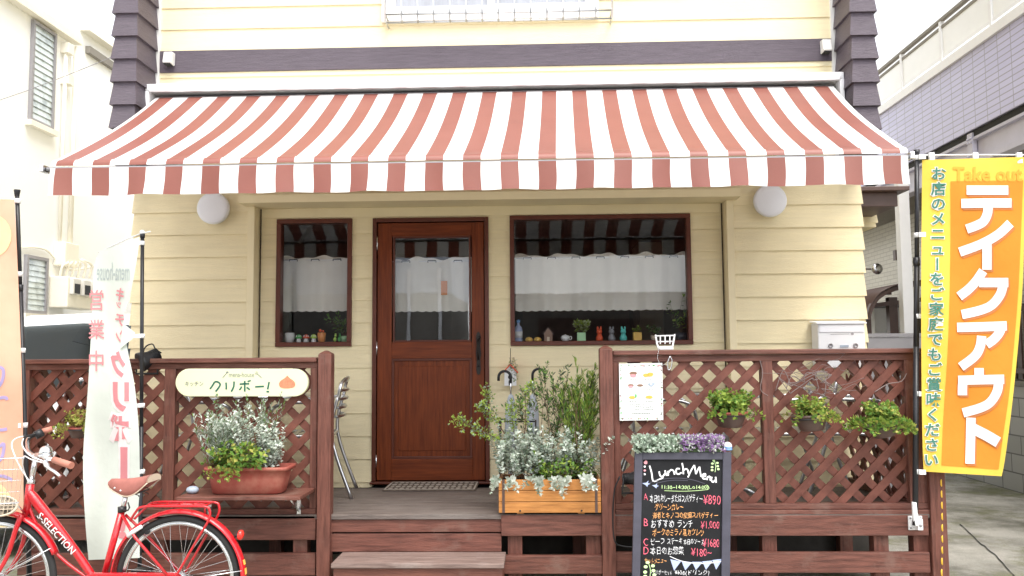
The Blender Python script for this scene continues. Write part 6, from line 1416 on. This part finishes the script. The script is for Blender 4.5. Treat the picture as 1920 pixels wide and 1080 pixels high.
for d0, d1 in ((12, 16), (4, 9), (-4, 1)):
    for a, b in ((d0, d1),):
        n = 4; P = []
        for i in range(n + 1):
            g_ = a + (b - a) * i / n
            for j in (-1, 0, 1): P.append(tuple(onf(hubR, g_, .016 * j, RW + .0335 - .004 * abs(j))))
        q.add(P, [(i * 3 + j, (i + 1) * 3 + j, (i + 1) * 3 + j + 1, i * 3 + j + 1) for i in range(n) for j in range(2)])
q.build('sticker', 'orn_ochre', rf)
p = onf(hubR, 36, 0, RW + .035); q = MB(); dirv = (p - hubR).normalized(); ro = Vector((.85, 0, -.1)).normalized().to_track_quat('Z', 'Y').to_matrix(); q.lathe([(.024, 0), (.027, .008), (.025, .018), (.012, .026), (0, .028)], (0, 0, 0), 18); q.v = [tuple(ro @ Vector(v_) + p + dirv * .02 + Vector((.005, 0, 0))) for v_ in q.v]; q.build('reflector', 'reflector_red', bk)
q = MB(); q.tube([tuple(p), tuple(p + dirv * .022)], .006, 6); q.build('reflector_mount', 'black_plastic', bk)
# frame
bb = B(189, 1092); bb.z = .285
headT, headB = B(57, 908), B(50, 962)
seatT = B(229, 955)
q = MB()
dn0, dn1 = headT.lerp(headB, .25), bb
q.tube(smooth([tuple(B(54, 921)), tuple(B(80, 955)), tuple(B(130, 1017)), tuple(bb)], 5), [.021 + .006 * math.sin(math.pi * min(i / 9, 1)) for i in range(16)], 14)
q.tube([tuple(headT), tuple(headB)], .021, 12); q.tube([tuple(seatT), tuple(bb)], .0175, 12)
q.tube(smooth([tuple(B(52, 940)), tuple(B(68, 982)), tuple(B(110, 1042)), tuple(bb + Vector((-.02, 0, .02)))], 4), .009, 8)
for s in (-1, 1):
    q.tube([tuple(bb + Vector((0, s * .03, 0))), tuple(bb + Vector((.1, s * .055, .005))), tuple(hubR + Vector((0, s * .062, 0)))], .009, 8)
    q.tube([tuple(seatT + Vector((.01, s * .015, -.03))), tuple(B(262, 1003, s * .055)), tuple(hubR + Vector((0, s * .062, 0)))], .008, 8)
q.lathe([(.026, -.04), (.026, .04)], tuple(bb), 16, axis='y'); fr_ = q.build('frame', 'bike_red', bk)
# white name on the down tube
def dt(px, py, off=0): return B(px, py, -.0265 - off)
vs, fs = glyph('S-SELECTION', .012); a0 = min(v[0] for v in vs); a1 = max(v[0] for v in vs); b0 = min(v[1] for v in vs); b1 = max(v[1] for v in vs)
P0, P1 = (78.5, 962.5), (143, 1033.5); dxy = Vector((P1[0] - P0[0], P1[1] - P0[1])); nn = Vector((-dxy.y, dxy.x)).normalized()
q = MB(); out = []
for x, y in vs:
    u = (x - a0) / (a1 - a0); v = (y - b0) / (b1 - b0) - .5; pxy = Vector(P0) + dxy * u - nn * (v * 13.5); th = v * .9; out.append(tuple(B(pxy.x, pxy.y) + Vector((0, -.0285 * math.cos(th), 0))))
q.add(out, fs); q.build('frame_lettering', 'ban_white', fr_)
# fork and head
q = MB()
q.tube([tuple(B(52, 950)), tuple(B(46, 968))], .017, 10)
for s in (-1, 1): q.tube(smooth([tuple(B(47, 963, s * .03)), tuple(B(40, 990, s * .05)), tuple(B(27, 1035, s * .055)), tuple(B(8, 1070, s * .058)), tuple(hubF + Vector((0, s * .06, 0)))], 4), [.0145 - .005 * i / 16 for i in range(17)], 8)
q.build('fork', 'bike_red', bk)
q = MB(); q.tube([tuple(headT), tuple(B(59, 899))], .019, 12); q.tube([tuple(B(59, 900)), tuple(B(67, 856))], .013, 10); q.ball(tuple(B(67, 856)), .02, 0, 12, 8); q.build('stem', 'steel', bk)
# handlebar: swept back, turned a little to the left
hb = smooth([tuple(BW(100, 862, -.27)), tuple(BW(84, 857, -.24)), tuple(BW(72, 852, -.12)), tuple(BW(66, 854, 0)), tuple(BW(55, 848, .06)), tuple(BW(52, 836, .14)), tuple(BW(53, 824, .22)), tuple(BW(62, 817, .27)), tuple(BW(78, 810, .30))], 5)
q = MB(); q.tube(hb, .0115, 10); q.build('handlebar', 'steel', bk)
q = MB(); q.tube([tuple(BW(101, 862, -.27)), tuple(BW(134, 873, -.32))], [.0165, .018], 12); q.build('grip', 'grip_brown', bk)
q = MB(); q.tube([tuple(BW(77, 810, .30)), tuple(BW(98, 804, .33))], .0165, 12); q.build('grip', 'grip_brown', bk)
q = MB(); q.tube([tuple(BW(66, 817, .27)), tuple(BW(80, 810, .295))], .024, 10); q.build('gear_shifter', 'black_plastic', bk)
q = MB(); q.lathe([(.03, 0), (.033, .008), (.031, .016), (.027, .030), (.014, .040), (0, .042)], tuple(BW(86, 851, -.20)), 18); q.lathe([(.036, -.012), (.036, 0)], tuple(BW(86, 851, -.20)), 18); q.build('bell', 'steel', bk)
q = MB(); q.tube(smooth([tuple(BW(84, 864, -.26)), tuple(BW(90, 876, -.29)), tuple(BW(102, 884, -.31)), tuple(BW(113, 893, -.32))], 4), [.013] * 4 + [.008] * 9, 8); q.build('brake_lever', 'steel', bk)
q = MB(); q.tube(smooth([tuple(BW(64, 815, .25)), tuple(BW(50, 818, .2)), tuple(BW(46, 816, .18))], 4), [.007] * 9, 8); q.build('brake_lever', 'black_plastic', bk)
q = MB()
for pts in ([(48, 817, .2), (30, 822, .12), (22, 832, .05), (26, 850, 0), (40, 880, -.02), (55, 902, -.02)], [(82, 868, -.27), (60, 862, -.2), (44, 856, -.1), (44, 880, -.03), (54, 905, -.02)], [(80, 864, -.26), (55, 853, -.18), (42, 835, -.05), (44, 822, .1)]): q.tube(smooth([tuple(BW(*p)) for p in pts], 5), .0032, 6)
q.build('cables', 'white_plastic', bk)
# saddle
def saddle():
    q = MB(); n = 12; m = 14; tip = B(203, 899); rear = B(289, 894); L_ = rear.x - tip.x; V = []
    for i in range(n + 1):
        t = i / n; e = min(1, t / .10) ** .5; wd = (.020 + .070 * max(0, (t - .25) / .75) ** 1.25) * e + .003; x = tip.x + L_ * t
        top = tip.z + .006 + .022 * t ** 2.2 - .020 * (1 - e) - .006 * math.sin(math.pi * t) ; hh_ = (.030 + .058 * math.sin(math.pi * min(1, t * .86 + .08)) ** 1.3) * (.35 + .65 * e)
        for j in range(m + 1):
            a = math.pi * j / m; c_ = math.cos(a); s_ = math.sin(a) ** .8; V.append((x, tip.y - c_ * wd * (1 - .12 * (1 - s_)), top - hh_ * (1 - s_)))
    q.add(V, [(i * (m + 1) + j, (i + 1) * (m + 1) + j, (i + 1) * (m + 1) + j + 1, i * (m + 1) + j + 1) for i in range(n) for j in range(m)], 0, True)
    o_ = len(q.v) - (m + 1); q.f.append(tuple(o_ + j for j in range(m + 1))); q.m.append(1); q.s.append(False)
    q.f.append(tuple(range(len(q.v) - (n + 1) * (m + 1) + m, len(q.v) - (n + 1) * (m + 1) - 1, -1))); q.m.append(0); q.s.append(True)
    sd_o = q.build('saddle', ['saddle_brown', 'saddle_cream'], bk, solid=.004)
    r = MB(); e = [V[i * (m + 1)] for i in range(n + 1)]; f = [V[i * (m + 1) + m] for i in range(n + 1)]; r.tube(e, .0035, 6); r.tube(f, .0035, 6); r.build('piping', 'saddle_cream', sd_o)
    r = MB()
    for px, py in ((228, 911), (239, 916)): p_ = B(px, py); p_.y -= .075; r.ball(tuple(p_), .006, 0, 8, 5)
    r.build('rivet', 'steel', sd_o)
    r = MB()
    for k in range(2):
        p_ = B(262 + 6 * k, 922, (-.035, .035)[k]); r.tube([(p_.x + .012 * math.cos(.8 * i), p_.y + .012 * math.sin(.8 * i), p_.z - .02 + .0035 * i) for i in range(14)], .0025, 5)
    r.tube([tuple(B(225, 921, -.02)), tuple(B(245, 928, -.02)), tuple(B(275, 919, -.03))], .004, 6); r.tube([tuple(B(225, 921, .02)), tuple(B(245, 928, .02)), tuple(B(275, 919, .03))], .004, 6); r.build('springs', 'black_metal', sd_o)
saddle()
q = MB(); q.tube([tuple(seatT + Vector((0, 0, -.02))), tuple(B(237, 924))], .0125, 12); q.lathe([(.018, -.012), (.02, .0), (.018, .012)], tuple(B(236.5, 927)), 12); q.build('seat_post', 'steel', bk)
q = MB(); q.lathe([(.022, -.014), (.022, .014)], tuple(seatT), 14); q.tube([tuple(seatT + Vector((.01, -.02, 0))), tuple(B(245, 955, -.03)), tuple(B(248, 950, -.03)), tuple(B(245, 940, -.03))], .004, 6); q.build('seat_clamp', 'black_metal', bk)
# rear rack
q = MB(); zz = B(330, 946).z; hw_ = .065
lp = []
xa_, xb_ = B(272, 946).x, B(402, 946).x
for s in (-1, 1):
    q.tube(smooth([tuple(B(248, 975, s * .02)), tuple(B(262, 958, s * .05)), (xa_ + .02, YBK + s * hw_, zz), ((xa_ + xb_) / 2, YBK + s * hw_, zz + .002), (xb_ - .03, YBK + s * hw_, zz), (xb_, YBK + s * hw_, zz - .02), tuple(Vector((xb_ - .005, YBK + s * hw_, zz - .07))), tuple(B(380, 1005, s * hw_)), tuple(hubR + Vector((.0, s * .068, .0)))], 5), .0068, 8)
for k in range(5): x = xa_ + .03 + (xb_ - xa_ - .07) * k / 4; q.tube([(x, YBK - hw_, zz), (x + .01, YBK + hw_, zz)], .0055, 6)
q.tube([(xa_ + .03, YBK, zz), (xb_ - .05, YBK, zz)], .0055, 6); q.tube([(xb_ - .05, YBK, zz), (xb_ - .05, YBK, zz - .05)], .005, 6); q.build('rear_rack', 'bike_red', bk)
# ring lock, chain case, crank, stand
q = MB(); c = B(259, 993); q.tube([(c.x + .045 * math.cos(a) , c.y + .052 * math.sin(a), c.z + .03 * math.cos(a) - .0) for a in [R(40 + 280 * i / 16) for i in range(17)]], .011, 8); q.build('ring_lock', 'white_plastic', bk)
q = MB(); q.tube([tuple(c + Vector((.055, -.02, -.01))), tuple(c + Vector((.06, .03, -.01)))], .013, 8); q.build('lock_cylinder', 'black_plastic', bk)
q = MB(); yb_ = YBK - .052
def capsule(c0, r0_, c1, r1_, n=12):
    d = (c1 - c0); an = math.atan2(d.z, d.x); return [(c0.x + r0_ * math.cos(an + math.pi / 2 + math.pi * i / n), c0.z + r0_ * math.sin(an + math.pi / 2 + math.pi * i / n)) for i in range(n + 1)] + [(c1.x + r1_ * math.cos(an - math.pi / 2 + math.pi * i / n), c1.z + r1_ * math.sin(an - math.pi / 2 + math.pi * i / n)) for i in range(n + 1)]
q.prism(capsule(bb, .095, hubR, .045), yb_ - .012, yb_ + .012); q.build('chain_case', 'bike_red', bk, bevel=.005)
for s, a in ((-1, R(200)), (1, R(20))):
    q = MB(); e = bb + Vector((.165 * math.cos(a), s * .085, .165 * math.sin(a))); q.bar(tuple(bb + Vector((0, s * .075, 0))), tuple(e), .014, .02); q.build('crank', 'steel', bk)
    q = MB(); q.box(e.x - .045, e.x + .045, min(e.y + s * .01, e.y + s * .1), max(e.y + s * .01, e.y + s * .1), e.z - .012, e.z + .012); q.build('pedal', 'black_plastic', bk, bevel=.005)
q = MB()
for s in (-1, 1): q.tube([tuple(hubR + Vector((0, s * .07, -.01))), tuple(hubR + Vector((.10, s * .09, -.3))), (hubR.x + .13, hubR.y + s * .09, .006)], .009, 8)
q.tube([(hubR.x + .13, hubR.y - .09, .010), (hubR.x + .13, hubR.y + .09, .010)], .009, 8); q.build('kickstand', 'steel', bk)
for hub, dg, s in ((hubR, (8, 60), 0), (hubF, (28,), 0)):
    q = MB()
    for g_ in dg[:1]:
        for s in (-1, 1): q.tube([tuple(hub + Vector((0, s * .06, 0))), tuple(onf(hub, g_, s * .03, RW + .018))], .0026, 5)
    q.build('mudguard_stay', 'steel', bk)
# wire basket, headlamp
q = MB(); T = [BW(-62, 862, -.16), BW(45, 858, -.16), BW(45, 858, .16), BW(-62, 862, .16)]; Bo = [BW(-50, 948, -.12), BW(35, 942, -.12), BW(35, 942, .12), BW(-50, 948, .12)]
for Rg, r_ in ((T, .0042), (Bo, .0032)): q.tube([tuple(p) for p in Rg], r_, 6, closed=True)
for f_ in (.25, .5, .75): q.tube([tuple(a.lerp(b, f_)) for a, b in zip(T, Bo)], .0015, 4, closed=True)
for i in range(4):
    for k in range(11): f_ = k / 11; q.tube([tuple(T[i].lerp(T[(i + 1) % 4], f_)), tuple(Bo[i].lerp(Bo[(i + 1) % 4], f_))], .0013, 4, cap=False)
for k in range(1, 9): f_ = k / 9; q.tube([tuple(Bo[0].lerp(Bo[1], f_)), tuple(Bo[3].lerp(Bo[2], f_))], .0013, 4, cap=False)
q.build('basket', 'steel', bk)
q = MB(); q.tube([tuple(BW(30, 944, -.1)), tuple(BW(46, 962, -.03))], .005, 6); q.tube([tuple(BW(30, 944, .1)), tuple(BW(46, 962, .03))], .005, 6); q.build('basket_bracket', 'steel', bk)
c = BW(2, 950, -.10); q = MB(); ro = Vector((.25, -1, .35)).normalized().to_track_quat('Z', 'Y').to_matrix()
q.lathe([(.03, -.06), (.06, -.03), (.085, .0), (.088, .02), (.078, .024), (.074, .016)], (0, 0, 0), 24, sx=1, sy=.62); q.v = [tuple(ro @ Vector(v_) + c) for v_ in q.v]; hl = q.build('headlamp', 'saddle_cream', bk)
q = MB(); q.lathe([(0, .016), (.075, .016)], (0, 0, 0), 24, sx=1, sy=.62); q.v = [tuple(ro @ Vector(v_) + c) for v_ in q.v]; q.build('lamp_lens', 'black_plastic', hl)
q = MB()
for k in range(-3, 4): x = .02 * k; h = .046 * math.sqrt(max(0, 1 - (x / .08) ** 2)); q.tube([tuple(ro @ Vector((x, -h, .02)) + c), tuple(ro @ Vector((x, h, .02)) + c)], .0022, 4)
for k in (-1, 0, 1): y = .018 * k; h = .074 * math.sqrt(max(0, 1 - (y / .05) ** 2)); q.tube([tuple(ro @ Vector((-h, y, .021)) + c), tuple(ro @ Vector((h, y, .021)) + c)], .0022, 4)
q.build('lamp_grille', 'saddle_cream', hl)
